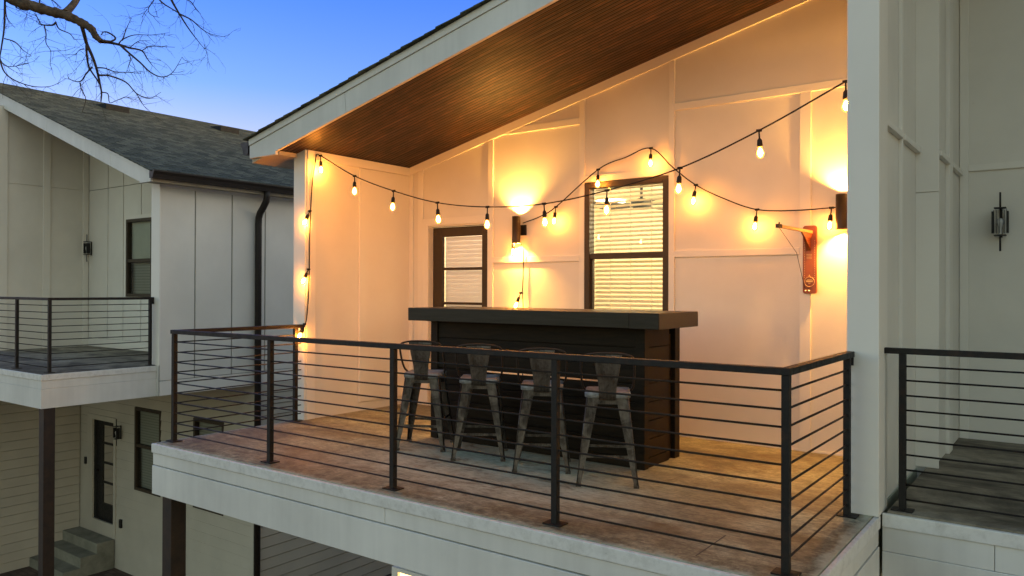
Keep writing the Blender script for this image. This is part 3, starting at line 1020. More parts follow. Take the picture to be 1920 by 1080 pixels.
b.xz([(RIX, LRF(RIX) - 0.026), (-22.05, LRF(RIX) - 0.026 - 0.3607 * 5.5), (-22.05, LRF(RIX) + 0.006 - 0.3607 * 5.5), (RIX, LRF(RIX) + 0.006)], 5.69, 16.25)
b.build('shingles', M['shingle'], lroof)
b = B()
b.xz([(-10.432, 2.83), (-10.73, 2.83), (-10.73, 2.852), (-11.0, LRF(-11.0) - 0.255), (-11.548, LRF(-11.548) - 0.255), (-11.548, LRF(-11.548) - 0.062), (-10.432, LRF(-10.432) - 0.062)], 5.725, 5.758)
for xa, xb in ((-11.552, -13.648), (-13.652, RIX)):
    b.xz([(xa, LRF(xa) - 0.255), (xb, LRF(xb) - 0.255), (xb, LRF(xb) - 0.062), (xa, LRF(xa) - 0.062)], 5.725, 5.758)
b.xz([(-10.430, LRF(-10.430) - 0.060), (RIX, LRF(RIX) - 0.060), (RIX, LRF(RIX) - 0.013), (-10.430, LRF(-10.430) - 0.013)], 5.712, 5.758)
b.xz([(RIX, LRF(RIX) - 0.255), (-22.0, LRF(RIX) - 0.255 - 0.3607 * 5.45), (-22.0, LRF(RIX) - 0.02 - 0.3607 * 5.45), (RIX, LRF(RIX) - 0.02)], 5.725, 5.758)
b.build('fascia', M['fascia'], lroof, 0.003)
B().box(-10.44, -10.70, 5.76, 16.0, 2.842, 2.862).build('soffit', M['eave'], lroof)
b = B()                                                     # K-style gutter
b.prism([(-10.425, 5.70, 2.985), (-10.30, 5.70, 2.985), (-10.30, 5.70, 2.965), (-10.325, 5.70, 2.93), (-10.345, 5.70, 2.875), (-10.425, 5.70, 2.875)], (0, 10.4, 0))
gut = b.build('gutter', M['gutter'], lroof)
b = B()
dy = 7.60
b.tube([(-10.385, dy, 2.875), (-10.385, dy, 2.80), (-10.40, dy, 2.73), (-10.48, dy, 2.63), (-10.56, dy, 2.55), (-10.595, dy, 2.47), (-10.60, dy, 2.38), (-10.60, dy, GROUND + 0.1)], 0.052, 10)
b.build('downspout', M['gutter'], gut)
for (vy, vx) in ((7.95, -15.95), (10.45, -15.85)):
    zc = LRF(vx)
    bb = B().prism([(vx + 0.20, vy - 0.24, LRF(vx + 0.20)), (vx - 0.2, vy - 0.24, LRF(vx - 0.2)), (vx - 0.2, vy - 0.24, LRF(vx - 0.2) + 0.02), (vx + 0.20, vy - 0.24, LRF(vx + 0.20) + 0.13)], (0, 0.48, 0))
    bb.build('roof_vent', M['edge'], lroof, 0.01)
# deck of the left house
b = B().box(-16.4, -10.745, 4.475, 7.19, LZ - 0.42, LZ)
ldk = b.build('deck_slab', M['olddeck'], lh)
b = B()
b.box(-16.4, -10.712, 4.445, 4.474, LZ - 0.082, LZ - 0.004)
b.box(-10.743, -10.712, 4.474, 5.98, LZ - 0.082, LZ - 0.004)
b.build('deck_edge', M['lip'], ldk, 0.006)
b = B()
b.box(-16.4, -10.722, 4.456, 4.476, LZ - 0.188, LZ - 0.083)
b.box(-16.4, -10.717, 4.45, 4.476, LZ - 0.44, LZ - 0.19)
b.box(-10.744, -10.722, 4.476, 5.98, LZ - 0.188, LZ - 0.083)
b.box(-10.744, -10.717, 4.476, 5.98, LZ - 0.44, LZ - 0.19)
b.box(-10.72, -10.66, 5.981, 5.984, LZ - 0.44, LZ)
b.build('fascia', M['fascia'], ldk, 0.003)
B().box(-10.87, -10.735, 4.49, 4.63, GROUND, LZ - 0.421).build('post', M['postwood'], lh, 0.004)
# lower storey: front wall with door and windows, left wall
LDX0, LDX1, LDZ0, LDZ1 = -16.05, -15.22, -3.27, -1.29
YL = 7.66
b = B()
holes = [(LDX0, LDX1, LDZ0, LDZ1), (-14.457, -13.54, -2.463, -0.905), (-12.49, -11.587, -2.463, -0.905)]
xs = [-16.75]
for h in holes:
    xs += [h[0], h[1]]
xs.append(-10.686)
def lap_strip(bb, x0, x1, z0, z1):
    k = math.floor((z0 - GROUND) / 0.178 + 1e-6)
    z = z0
    while z < z1 - 1e-4:
        ztop = min(GROUND + (k + 1) * 0.178, z1)
        t = lambda zz: 0.002 + 0.016 * (1 - ((zz - GROUND) / 0.178 - k))
        zb = z + 0.009
        if ztop - zb > 0.01:
            bb.prism([(x0, YL + 0.001, zb), (x0, YL - t(z), zb), (x0, YL - max(0.004, t(ztop)), ztop), (x0, YL + 0.001, ztop)], (x1 - x0, 0, 0))
        z = ztop
        k += 1
b.box(-16.75, -10.87, YL, 7.8, GROUND, -0.2)
fw_back = None
lowb = B()
for i in range(len(xs) - 1):
    x0, x1 = xs[i], xs[i + 1]
    h = next((hh for hh in holes if abs(hh[0] - x0) < 1e-6), None)
    if h:
        lap_strip(lowb, x0, x1, GROUND, h[2])
        lap_strip(lowb, x0, x1, h[3], -0.2)
    else:
        lap_strip(lowb, x0, x1, GROUND, -0.2)
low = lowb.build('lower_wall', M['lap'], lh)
b = B()                                                     # framing core behind, left open at the holes
for i in range(len(xs) - 1):
    x0, x1 = xs[i], xs[i + 1]
    h = next((hh for hh in holes if abs(hh[0] - x0) < 1e-6), None)
    for z0, z1 in (((GROUND, h[2]), (h[3], -0.2)) if h else ((GROUND, -0.2),)):
        b.box(x0, x1, YL + 0.001, YL + 0.14, z0, z1)
b.box(-16.7, -10.9, YL + 0.15, YL + 0.2, GROUND, -0.2)
b.build('backing_wall', M['dark'], low)
b = B()
B().box(-10.80, -10.70, YL - 0.03, YL, GROUND, -0.2).build('corner_board', M['lap'], low, 0.003)
for x0, x1, z0, z1 in ((LDX0 - 0.22, LDX0 - 0.01, -3.52, -1.19), (LDX1 + 0.005, LDX1 + 0.085, -3.52, -1.19), (LDX0 - 0.01, LDX1 + 0.005, LDZ1 + 0.004, -1.19), (LDX0 - 0.01, LDX1 + 0.005, -3.52, LDZ0)):
    b.box(x0, x1, YL - 0.035, YL, z0, z1)
b.build('trim_board', M['lap'], low, 0.003)
simple_window(low, -14.457, -13.54, -2.463, -0.905, YL, -1.62, M['shade'], M['shade'])
simple_window(low, -12.49, -11.587, -2.463, -0.905, YL, -1.62, M['shade'], M['shade'])
b = B()
yd2 = YL + 0.05
b.box(LDX0, LDX0 + 0.24, yd2, yd2 + 0.045, LDZ0, LDZ1)
b.box(LDX1 - 0.10, LDX1, yd2, yd2 + 0.045, LDZ0, LDZ1)
b.box(LDX0 + 0.24, LDX1 - 0.10, yd2, yd2 + 0.045, LDZ1 - 0.10, LDZ1)
b.box(LDX0 + 0.24, LDX1 - 0.10, yd2, yd2 + 0.045, LDZ0, LDZ0 + 0.32)
for z in (-1.77, -2.16, -2.55):
    b.box(LDX0 + 0.24, LDX1 - 0.10, yd2 + 0.004, yd2 + 0.04, z, z + 0.04)
ld = b.build('door', M['black'], low, 0.003)
B().box(LDX0 + 0.24, LDX1 - 0.1, yd2 + 0.07, yd2 + 0.08, LDZ0 + 0.3, LDZ1 - 0.1).build('shade', M['shade'], ld)
B().add([(LDX0 + 0.24, yd2 + 0.02, LDZ0 + 0.3), (LDX1 - 0.1, yd2 + 0.02, LDZ0 + 0.3), (LDX1 - 0.1, yd2 + 0.02, LDZ1 - 0.1), (LDX0 + 0.24, yd2 + 0.02, LDZ1 - 0.1)], [(0, 1, 2, 3)]).build('pane', M['glass'], ld)
B().lathe((LDX0 + 0.10, yd2 - 0.035, -2.31), [(0, -0.03), (0.026, -0.02), (0.03, 0), (0.026, 0.02), (0, 0.03)], 12).build('handle', M['bronze'], ld)
b = B()
z = GROUND
while z < -0.2:
    z1 = min(z + 0.178, -0.2)
    b.prism([(-16.64, 3.2, z + 0.009), (-16.582, 3.2, z + 0.009), (-16.594, 3.2, z1), (-16.64, 3.2, z1)], (0, 4.43, 0))
    z += 0.178
b.box(-16.8, -16.64, 3.2, 7.66, GROUND, -0.2)
b.build('lower_side_wall', M['lap'], lh)
B().box(-16.598, -16.568, 6.05, 6.14, GROUND, -0.2).build('corner_board', M['lap'], lh)
# railing of the left deck
r3 = thing('railing', 'dark metal railing with horizontal rods on the left house balcony', 'railing', (-12, 4.6, LZ))
for x in (-13.1, -11.83, -10.865):
    post(r3, x, 4.61 if x > -11 else 4.6, LZ, LZ + 0.945)
post(r3, -10.80, 5.93, LZ, LZ + 0.945)
for x in (-14.4, -15.7):
    post(r3, x, 4.6, LZ, LZ + 0.945)
rail_top(r3, (-16.4, 4.605, LZ + 0.945), (-10.845, 4.605, LZ + 0.945))
rail_top(r3, (-10.86, 4.631, LZ + 0.9448), (-10.80, 5.978, LZ + 0.9448))
rods(r3, (-16.4, 4.605), (-10.865, 4.605), LZ)
rods(r3, (-10.865, 4.61), (-10.80, 5.93), LZ)
B().box(-10.82, -10.78, 5.955, 5.979, LZ + 0.88, LZ + 0.944).build('wall_bracket', M['bronze'], r3)
# concrete steps
b = B()
b.yz([(7.635, GROUND), (7.635, -3.54), (7.30, -3.54), (7.30, -3.73), (7.0, -3.73), (7.0, -3.92), (6.69, -3.92), (6.69, GROUND)], -16.58, -15.17)
tag(b.build('concrete_steps', M['step'], None, 0.008), 'three grey concrete steps up to the dark lower door at left', 'steps')
# small wall fixtures
tag(B().box(-14.965, -14.893, YL - 0.05, YL - 0.012, -3.27, -3.11).build('outlet_box', M['black'], None, 0.004), 'small black outlet box low on the wall beside the lower door', 'outlet box')
tag(B().box(-16.335, -16.27, YL - 0.065, YL - 0.036, -2.22, -2.08).build('keypad', M['black'], None, 0.004), 'small dark keypad on the casing left of the lower door', 'keypad')

# ================================================================== WALL LANTERNS (unlit, caged)
def lantern(loc, rz, label):
    t = thing('wall_lantern', label, 'lantern', (0, 0, 0), 'caged wall lanterns')
    for s in (-1, 1):
        B().tube([(0, -0.002, s * 0.118), (0, -0.080, s * 0.118), (0, -0.09, s * 0.13), (0, -0.09, s * 0.258)], 0.008, 6).build('rod', M['black'], t)
    bb = B()
    for z in (0.115, -0.125):
        bb.box(-0.045, 0.045, -0.135, -0.045, z, z + 0.010)
    for k in range(10):
        a = 2 * math.pi * (k + 0.5) / 10
        x, y = 0.050 * math.cos(a), -0.09 + 0.050 * math.sin(a)
        r_ = 0.0018
        bb.tube([(x, y, -0.10), (x, y, 0.105)], r_, 5)
    for s in (-1, 1):
        bb.box(s * 0.056 - 0.007, s * 0.056 + 0.007, -0.125, -0.055, -0.10, 0.09)
    bb.build('cage', M['black'], t)
    bb = B().lathe((0, -0.09, -0.06), [(0.014, -0.05), (0.014, 0.0), (0.015, 0.01), (0.028, 0.05), (0.029, 0.066), (0.020, 0.086), (0.0, 0.092)], 14)
    bb.build('bulb', M['frost'], t)
    B().box(-0.012, 0.012, -0.014, 0, -0.135, 0.125).build('back_plate', M['black'], t, 0.003)
    t.location = loc
    t.rotation_euler = (0, 0, rz)
    return t
ln = lantern((-0.586, 8.109, 1.96), 0, 'black caged lantern on the bare grey wall above the right hand railing')
l2 = copy_tree(ln)
l2['label'] = 'black caged lantern on the upper left house wall near its inner corner'
l2.location = (-15.22, 7.199, 2.10)
l3 = copy_tree(ln)
l3['label'] = 'black caged lantern in shade between the lower door and lower window'
l3.location = (-14.95, 7.642, -1.43)

# ================================================================== SCONCES (lit, up and down)
def sconce(x, label):
    t = thing('wall_sconce', label, 'sconce', (0, 0, 0), 'lit cylinder sconces on the porch wall')
    R0, R1, hh = 0.045, 0.041, 0.142
    B().lathe((0, -0.085, 0), [(R0, -hh), (R0, hh), (R1, hh), (R1, -hh), (R0, -hh)], 24).build('shade_tube', M['sconce'], t)
    B().lathe((0, -0.085, 0), [(0.0, -0.012), (R1, -0.012), (R1, 0.012), (0, 0.012)], 24).build('divider', M['sconce'], t)
    bb = B().box(-0.035, 0.075, -0.016, 0.0, -0.055, 0.055)
    bb.box(-0.015, 0.015, -0.035, -0.015, -0.03, 0.03)
    bb.build('wall_plate', M['black'], t, 0.003)
    for s in (-1, 1):
        em = B().lathe((0, -0.085, s * 0.075), [(0.0, -0.022), (0.018, -0.015), (0.022, 0), (0.018, 0.015), (0, 0.022)], 12).build('bulb', M['glow'], t)
        lamp_point('sconce_lamp', (0, -0.085, s * 0.100), SCONCE, (1.0, 0.455, 0.085), 0.014, t)
    t.location = (x, 6.729, 1.98)
    return t
s1 = sconce(-4.825, 'lit bronze cylinder sconce between the door and the tall window')
s2 = copy_tree(s1)
s2['label'] = 'lit bronze cylinder sconce at right half hidden by the white column'
s2.location = (-1.575, 6.729, 1.99)

# ================================================================== STRING LIGHTS
def catmull(pts, n=8):
    out = []
    P = [Vector(p) for p in pts]
    P = [P[0] * 2 - P[1]] + P + [P[-1] * 2 - P[-2]]
    for i in range(1, len(P) - 2):
        for k in range(n):
            t = k / n
            p0, p1, p2, p3 = P[i - 1:i + 3]
            out.append(0.5 * ((2 * p1) + (-p0 + p2) * t + (2 * p0 - 5 * p1 + 4 * p2 - p3) * t * t + (-p0 + 3 * p1 - 3 * p2 + p3) * t ** 3))
    out.append(P[-2])
    return out
def bulb_at(parent, node, lean=(0, 0), drop=0.055, glow='glow'):
    """a drop of cord, a black socket and a lit glass bulb, hanging from node"""
    node = Vector(node)
    d = Vector((lean[0], lean[1], -1.0)).normalized()
    a = node + d * drop
    bb = B()
    bb.tube([node + Vector((-0.018, 0, 0)), node + Vector((0.018, 0, 0))], [0.010, 0.010], 8)
    bb.tube([node, node + d * drop * 0.5 + Vector((0, 0, 0)), a], 0.0055, 6)
    bb.tube([a, a + d * 0.012, a + d * 0.045, a + d * 0.058], [0.008, 0.016, 0.019, 0.018], 10)
    s = bb.build('socket', M['rubber'], parent)
    c = a + d * 0.058
    pr = [(0.013, 0), (0.018, 0.014), (0.026, 0.034), (0.028, 0.050), (0.022, 0.068), (0.010, 0.078), (0.002, 0.080)]
    B().tube([c + d * z for r, z in pr], [r for r, z in pr], 12).build('bulb', M['bulbglass'], s)
    pf = [(0.004, 0.008), (0.010, 0.018), (0.016, 0.036), (0.016, 0.050), (0.010, 0.062), (0.003, 0.068)]
    B().tube([c + d * z for r, z in pf], [r for r, z in pf], 10).build('filament', M[glow], s)
strA = thing('string_light', 'string of bulbs rising from the railing up the left wall and swooping across the porch', 'string light', (-6.4, 5.3, 2.7), 'string lights on the porch')
A = [(-6.388, 5.33, 2.735), (-5.837, 5.3, 2.473), (-5.295, 5.3, 2.286), (-4.738, 5.3, 2.139), (-4.159, 5.3, 2.066), (-3.569, 5.3, 2.057), (-2.981, 5.3, 2.124), (-2.374, 5.3, 2.244), (-1.787, 5.28, 2.446), (-1.20, 5.16, 2.665)]
Cn = [(-6.426, 5.30, 2.70), (-6.43, 5.24, 2.151), (-6.43, 5.225, 1.551), (-6.425, 5.175, 0.99)]
cord = B().tube(catmull(A), 0.0058, 6)
cord.tube(catmull([A[0], (-6.41, 5.30, 2.745), Cn[0], (-6.43, 5.26, 2.45), Cn[1], (-6.43, 5.228, 1.85), Cn[2], (-6.43, 5.21, 1.2), Cn[3], (-6.46, 5.15, 0.93), (-6.475, 5.11, 0.90)], 5), 0.0058, 6)
cord.build('cord', M['rubber'], strA)
for i, n in enumerate(A):
    bulb_at(strA, n, (random.uniform(-.06, .06), random.uniform(-.05, .05)) if i else (0.08, -0.02))
for n in Cn[1:]:
    bulb_at(strA, (n[0] + 0.012, n[1] - 0.02, n[2]), (0.0, -0.55), 0.04)
strB = thing('string_light', 'string of bulbs peaking over the tall window between the two sconces on the wall', 'string light', (-3.28, 6.68, 2.7), 'string lights on the porch')
Bn = [(-4.347, 6.675, 2.197), (-3.853, 6.675, 2.536), (-3.283, 6.675, 2.687), (-2.835, 6.675, 2.306), (-2.274, 6.675, 2.05), (-1.66, 6.675, 2.03)]
path = [(-4.76, 6.672, 2.05), (-4.55, 6.672, 2.105)] + Bn[:2] + [(-3.55, 6.675, 2.626), Bn[2], (-3.06, 6.675, 2.485), Bn[3], (-2.56, 6.675, 2.16), Bn[4], (-1.95, 6.675, 2.025), Bn[5], (-1.60, 6.68, 2.03)]
cord = B().tube(catmull(path, 6), 0.0058, 6)
D = [(-4.83, 6.665, 1.84), (-4.77, 6.690, 1.80), (-4.765, 6.69, 1.55), (-4.775, 6.69, 1.32), (-4.765, 6.69, 1.10), (-4.77, 6.69, 0.4)]
cord.tube(catmull(D, 6), 0.0052, 6)
cord.build('cord', M['rubber'], strB)
for n in Bn:
    bulb_at(strB, n, (random.uniform(-.12, .12), -0.22), glow='glow_low')
bulb_at(strB, (-4.855, 6.640, 1.875), (-0.05, -0.05), 0.03, 'glow_low')
bulb_at(strB, (-4.785, 6.675, 1.315), (-0.35, -0.2), 0.045, 'glow_low')

# ================================================================== BAR COUNTER
bar = thing('bar_counter', 'long black wooden bar counter with a thick top on the balcony', 'bar counter', (-3.7, 5.6, 0))
b = B()
b.box(-4.908, -2.682, 5.10, 5.795, 1.07, 1.185)
b.box(-2.679, -2.440, 5.097, 5.798, 1.068, 1.186)
b.build('countertop', M['bartop'], bar, 0.004)
b = B()
zs = [0.0, 0.079, 0.218, 0.358, 0.500, 0.640, 0.781, 0.916, 1.068]
for i in range(8):
    z0, z1 = zs[i] + 0.003, zs[i + 1] - 0.003
    if i == 4:
        z1 = 0.634
    if i == 5:
        z0 = 0.648
    b.box(-4.72, -2.73, 5.30, 5.32, z0, z1)
b.box(-4.72, -2.73, 5.3205, 5.33, 0.0, 0.632)
b.box(-4.72, -2.73, 5.3205, 5.33, 0.650, 1.065)
b.box(-4.72, -4.25, 5.3205, 5.33, 0.632, 0.650)
b.box(-3.0, -2.73, 5.3205, 5.33, 0.632, 0.650)
b.build('front_panel', M['bar'], bar, 0.002)
for q in ((-4.80, -4.72, 5.288, 5.36), (-2.73, -2.648, 5.288, 5.36), (-4.80, -4.72, 5.815, 5.90), (-2.73, -2.642, 5.815, 5.905)):
    B().box(*q, 0.0, 1.069).build('corner_post', M['bar'], bar, 0.003)
for x0, x1, x2, x3 in ((-2.675, -2.655, -2.70, -2.676), (-4.79, -4.77, -4.769, -4.746)):
    b = B()
    for i in range(8):
        b.box(x0, x1, 5.362, 5.732, zs[i] + 0.003, zs[i + 1] - 0.003)
    b.box(x2, x3, 5.362, 5.815, 0.0, 0.998)
    b.build('side_panel', M['bar'], bar, 0.002)
B().box(-4.74, -2.71, 5.40, 5.80, 0.30, 0.325).build('shelf', M['bar'], bar)

# ================================================================== BAR STOOLS
def make_stool():
    t = thing('bar_stool', 'stool', 'bar stool', (0, 0, 0), 'worn metal stools along the bar')
    SZ = 0.645
    # dished square seat with rolled rim
    bb = B()
    def sq(h, r, z, n=6):
        pts = []
        for cx, cy, a0 in ((h - r, h - r, 0), (-h + r, h - r, 90), (-h + r, -h + r, 180), (h - r, -h + r, 270)):
            for k in range(n):
                a = rad(a0 + 90 * k / (n - 1))
                pts.append((cx + r * math.cos(a), cy + r * math.sin(a), z))
        return pts
    rings = [sq(0.140, 0.03, SZ - 0.045), sq(0.158, 0.045, SZ - 0.04), sq(0.160, 0.048, SZ - 0.012), sq(0.153, 0.045, SZ), sq(0.13, 0.04, SZ - 0.002), sq(0.07, 0.03, SZ - 0.010), sq(0.02, 0.01, SZ - 0.011)]
    V = [p for r in rings for p in r]
    n = len(rings[0])
    F = []
    for i in range(len(rings) - 1):
        for k in range(n):
            k2 = (k + 1) % n
            F.append((i * n + k, i * n + k2, (i + 1) * n + k2, (i + 1) * n + k))
    F.append(tuple((len(rings) - 1) * n + k for k in range(n)))
    bb.add(V, F, True)
    bb.build('seat', M['seat'], t)
    # four splayed folded-sheet legs
    for sx in (-1, 1):
        for sy in (-1, 1):
            bb = B()
            top = Vector((sx * 0.142, sy * 0.142, SZ - 0.03))
            bot = Vector((sx * 0.212, sy * 0.212, 0.012))
            th = 0.004
            wt, wb = 0.085, 0.030
            for ax in (0, 1):
                u = Vector((-sx, 0, 0)) if ax == 0 else Vector((0, -sy, 0))
                w = Vector((0, -sy, 0)) if ax == 0 else Vector((-sx, 0, 0))
                bb.prism([top, top + u * wt, bot + u * wb, bot], w * th)
                # rolled outer rib
                bb.tube([top + u * 0.004 + w * 0.004, bot + u * 0.004 + w * 0.004], [0.008, 0.006], 6)
            bb.box(bot.x - 0.004 if sx < 0 else bot.x - 0.034, bot.x + 0.034 if sx < 0 else bot.x + 0.004,
                   bot.y - 0.004 if sy < 0 else bot.y - 0.034, bot.y + 0.034 if sy < 0 else bot.y + 0.004, 0.0, 0.018)
            bb.build('leg', M['stool'], t)
    # footrest stretchers and cross brace
    def at(z):
        f = (SZ - 0.03 - z) / (SZ - 0.042)
        return 0.142 + 0.07 * f - 0.006
    for z, sides in ((0.205, ('y-', 'y+')), (0.255, ('x-', 'x+'))):
        a = at(z)
        for s in sides:
            if s[0] == 'y':
                yy = a if s[1] == '+' else -a
                bb = B().prism([(-a, yy - 0.003, z - 0.010), (a, yy - 0.003, z - 0.010), (a, yy - 0.003, z + 0.010), (-a, yy - 0.003, z + 0.010)], (0, 0.006, 0))
            else:
                xx = a if s[1] == '+' else -a
                bb = B().prism([(xx - 0.003, -a, z - 0.010), (xx - 0.003, a, z - 0.010), (xx - 0.003, a, z + 0.010), (xx - 0.003, -a, z + 0.010)], (0.006, 0, 0))
            bb.build('stretcher', M['stool'], t)
    a = at(0.56) - 0.01
    B().tube([(-a, -a, 0.545), (0, 0, 0.572), (a, a, 0.545)], 0.006, 6).tube([(-a, a, 0.548), (0, 0, 0.585), (a, -a, 0.548)], 0.006, 6).build('cross_brace', M['stool'], t)
    for s in (-1, 1):
        pass
    # apron below the rear seat edge
    B().box(-0.09, 0.09, -0.150, -0.146, SZ - 0.085, SZ - 0.035).box(-0.09, 0.09, 0.146, 0.150, SZ - 0.085, SZ - 0.035).box(-0.150, -0.146, -0.09, 0.09, SZ - 0.085, SZ - 0.035).box(0.146, 0.150, -0.09, 0.09, SZ - 0.085, SZ - 0.035).build('apron', M['stool'], t)
    # bent tube hoop
    hoop = [(-0.150, 0.05, SZ - 0.02), (-0.160, 0.02, SZ - 0.010), (-0.176, -0.04, SZ + 0.03), (-0.183, -0.10, SZ + 0.10), (-0.184, -0.155, SZ + 0.19), (-0.176, -0.180, SZ + 0.236), (-0.140, -0.195, SZ + 0.260), (-0.06, -0.203, SZ + 0.272)]
    hoop = hoop + [(-x, y, z) for x, y, z in hoop[::-1]]
    B().tube(catmull(hoop, 5), 0.0085, 8).build('back_frame', M['darkmetal'], t)
    # tapered splat, slightly curved
    bb = B()
    prof = [(-0.206, SZ + 0.275, 0.097), (-0.201, SZ + 0.24, 0.094), (-0.190, SZ + 0.16, 0.082), (-0.176, SZ + 0.07, 0.064), (-0.168, SZ + 0.0, 0.058), (-0.163, SZ - 0.055, 0.058)]
    V, F = [], []
    for y, z, w in prof:
        for q in (-1, -0.86, -0.3, 0.3, 0.86, 1):
            lip = -0.007 if abs(q) == 1 else 0.0
            V.append((q * w, y + lip + 0.006 * q * q, z))
    m_ = 6
    for i in range(len(prof) - 1):
        for k in range(m_ - 1):
            F.append((i * m_ + k, i * m_ + k + 1, (i + 1) * m_ + k + 1, (i + 1) * m_ + k))
    bb.add(V, F, True)
    sp = bb.build('backrest', M['stool'], t)
    md = sp.modifiers.new('thick', 'SOLIDIFY')
    md.thickness = 0.003
    return t
stool = make_stool()
stool_spots = [(-4.565, 4.965, 29, 'worn metal bar stool nearest the left end of the bar, against the lit wall'),
               (-3.955, 4.955, 34, 'worn metal bar stool second from the left end of the bar'),
               (-3.325, 4.925, 32, 'worn metal bar stool behind the second railing post from the right corner'),
               (-2.728, 4.87, 29, 'worn metal bar stool nearest the brown right side of the bar')]
for i, (x, y, a, lab) in enumerate(stool_spots):
    s = stool if i == 0 else copy_tree(stool)
    s.location = (x, y, 0)
    s.rotation_euler = (0, 0, rad(a))
    s['label'] = lab

# ================================================================== HOOK AND RING GAME
gm = thing('ring_toss_game', 'red brown wooden ring toss board with a pale folding arm on the porch wall', 'game', (-1.835, 6.70, 1.6))
bb = B()
def rrect(x0, x1, z0, z1, r, n=5):
    pts = []
    for cx, cz, a0 in ((x1 - r, z1 - r, 0), (x0 + r, z1 - r, 90), (x0 + r, z0 + r, 180), (x1 - r, z0 + r, 270)):
        for k in range(n):
            a = rad(a0 + 90 * k / (n - 1))
            pts.append((cx + r * math.cos(a), cz + r * math.sin(a)))
    return pts
bb.xz(rrect(-1.893, -1.780, 1.325, 1.893, 0.022), 6.688, 6.710)
gb = bb.build('board', M['mahogany'], gm, 0.003)
bb = B()
for k in range(22):
    for x in (-1.878, -1.796):
        z = 1.46 + k * 0.0145
        bb.box(x - 0.002, x + 0.002, 6.6865, 6.6885, z, z + 0.006)
for k in range(4):
    bb.box(-1.862, -1.820, 6.6865, 6.6885, 1.615 + 0.012 * k, 1.618 + 0.012 * k)
cx, cz = -1.838, 1.425
ring = [(cx + 0.040 * math.cos(2 * math.pi * k / 24), 6.687, cz + 0.040 * math.sin(2 * math.pi * k / 24)) for k in range(25)]
bb.tube(ring, 0.0018, 5, cap=False)
bb.box(cx - 0.027, cx + 0.027, 6.6862, 6.6885, cz - 0.003, cz + 0.011)
for k in range(5):
    bb.box(cx - 0.018 + 0.008 * k, cx - 0.013 + 0.008 * k, 6.6862, 6.6885, cz + 0.016, cz + 0.022)
for k in range(3):
    bb.box(cx - 0.008 + 0.006 * k, cx - 0.005 + 0.006 * k, 6.6862, 6.6885, cz - 0.018, cz - 0.010)
bb.box(cx - 0.003, cx + 0.003, 6.6862, 6.6885, cz + 0.05, cz + 0.058)
bb.build('marking', M['ink'], gb)
for k, x in enumerate((-1.868, -1.840)):
    B().lathe((x, 6.682, 1.350), [(0, -0.006), (0.006, -0.004), (0.007, 0.0), (0.006, 0.004), (0, 0.006)], 8).build('hook', M['white'], gb)
tip = Vector((-1.955, 6.30, 1.866))
base = Vector((-1.822, 6.688, 1.838))
d = (tip - base).normalized()
sd = d.cross(Vector((0, 0, 1))).normalized()
B().prism([base - sd * 0.013 + Vector((0, 0, -.012)), base + sd * 0.013 + Vector((0, 0, -.012)), base + sd * 0.013 + Vector((0, 0, .012)), base - sd * 0.013 + Vector((0, 0, .012))], tip - base).build('arm', M['pine'], gm, 0.002)
B().prism([tip - sd * 0.016 + Vector((0, 0, -.015)), tip + sd * 0.016 + Vector((0, 0, -.015)), tip + sd * 0.016 + Vector((0, 0, .015)), tip - sd * 0.016 + Vector((0, 0, .015))], d * 0.045).tube([tip + d * 0.02 + Vector((0, 0, 0.012)), tip + d * 0.02 + Vector((0, 0, 0.032))], 0.006, 6).build('arm_cap', M['black'], gm)
B().prism([base + Vector((-0.006, -0.002, -0.014)), base + d * 0.15 + Vector((0, 0, -0.014)), base + Vector((-0.012, -0.002, -0.155)), base + Vector((-0.05, -0.002, -0.155))], (0.012, 0.0, 0)).build('brace', M['mahogany'], gm)
B().tube([tip + d * 0.02 + Vector((0, 0, -0.012)), (-1.885, 6.49, 1.66), (-1.872, 6.676, 1.37)], 0.0022, 5).build('string', M['rubber'], gm)

# ================================================================== BARE TREE
CAM = Vector((0, 0, 1.36))
def P(px, py, dep):
    """a point of the tree at depth dep in front of the first sketch viewpoint"""
    return CAM + (Rt * ((px - 960) / 1458.43) + Dn * ((py - 534.9) / 1458.43) + Fw) * dep
tree = thing('bare_tree', 'bare tree whose leafless branches reach over the left roof', 'tree', (-10.9, -2.2, GROUND))
T0 = Vector((-10.9, -2.2, GROUND))
trunk_path = [T0, T0 + Vector((0.1, 0.1, 2.5)), T0 + Vector((0.0, 0.3, 5.0)), T0 + Vector((0.2, 0.5, 7.5)), T0 + Vector((0.4, 0.5, 9.5))]
B().tube(catmull(trunk_path, 5), [0.30 - 0.19 * i / 20 for i in range(21)], 14).build('trunk', M['bark'], tree)
D0 = 8.2
zz = lambda pts, dep, s=4.571: [P(x / s, y / s, dep + 0.05 * i) for i, (x, y) in enumerate(pts)]
limbs = []
main = [T0 + Vector((0.08, 0.35, 5.6)), P(-620, -330, 8.0), P(-300, -150, 8.0), P(-60, -55, 8.1)] + [P(x / 4.571, y / 4.571, D0) for x, y in ((120, 0), (260, 45), (420, 95), (560, 130), (690, 190), (780, 245), (820, 310), (870, 357))]
mp_ = catmull(main, 5)
nm = len(mp_)
br = B().tube(mp_, [(0.022 + 0.052 * (1 - i / nm) ** 0.7 + 0.05 * max(0, 1 - i / (nm * 0.35))) * (1 + 0.16 * math.sin(i * 2.3) * math.sin(i * 0.9 + 1)) for i in range(nm)], 10)
br.tube(catmull([P(560 / 4.571, 110 / 4.571, D0), P(610 / 4.571, 60 / 4.571, D0 + .1), P(660 / 4.571, -10 / 4.571, D0 + .2), P(720 / 4.571, -140 / 4.571, D0 + .4), P(760 / 4.571, -400 / 4.571, D0 + .7)], 4), [0.040 - 0.001 * i for i in range(17)], 8)
br.build('limb', M['bark'], tree)
tw = B()
rng = random.Random(11)
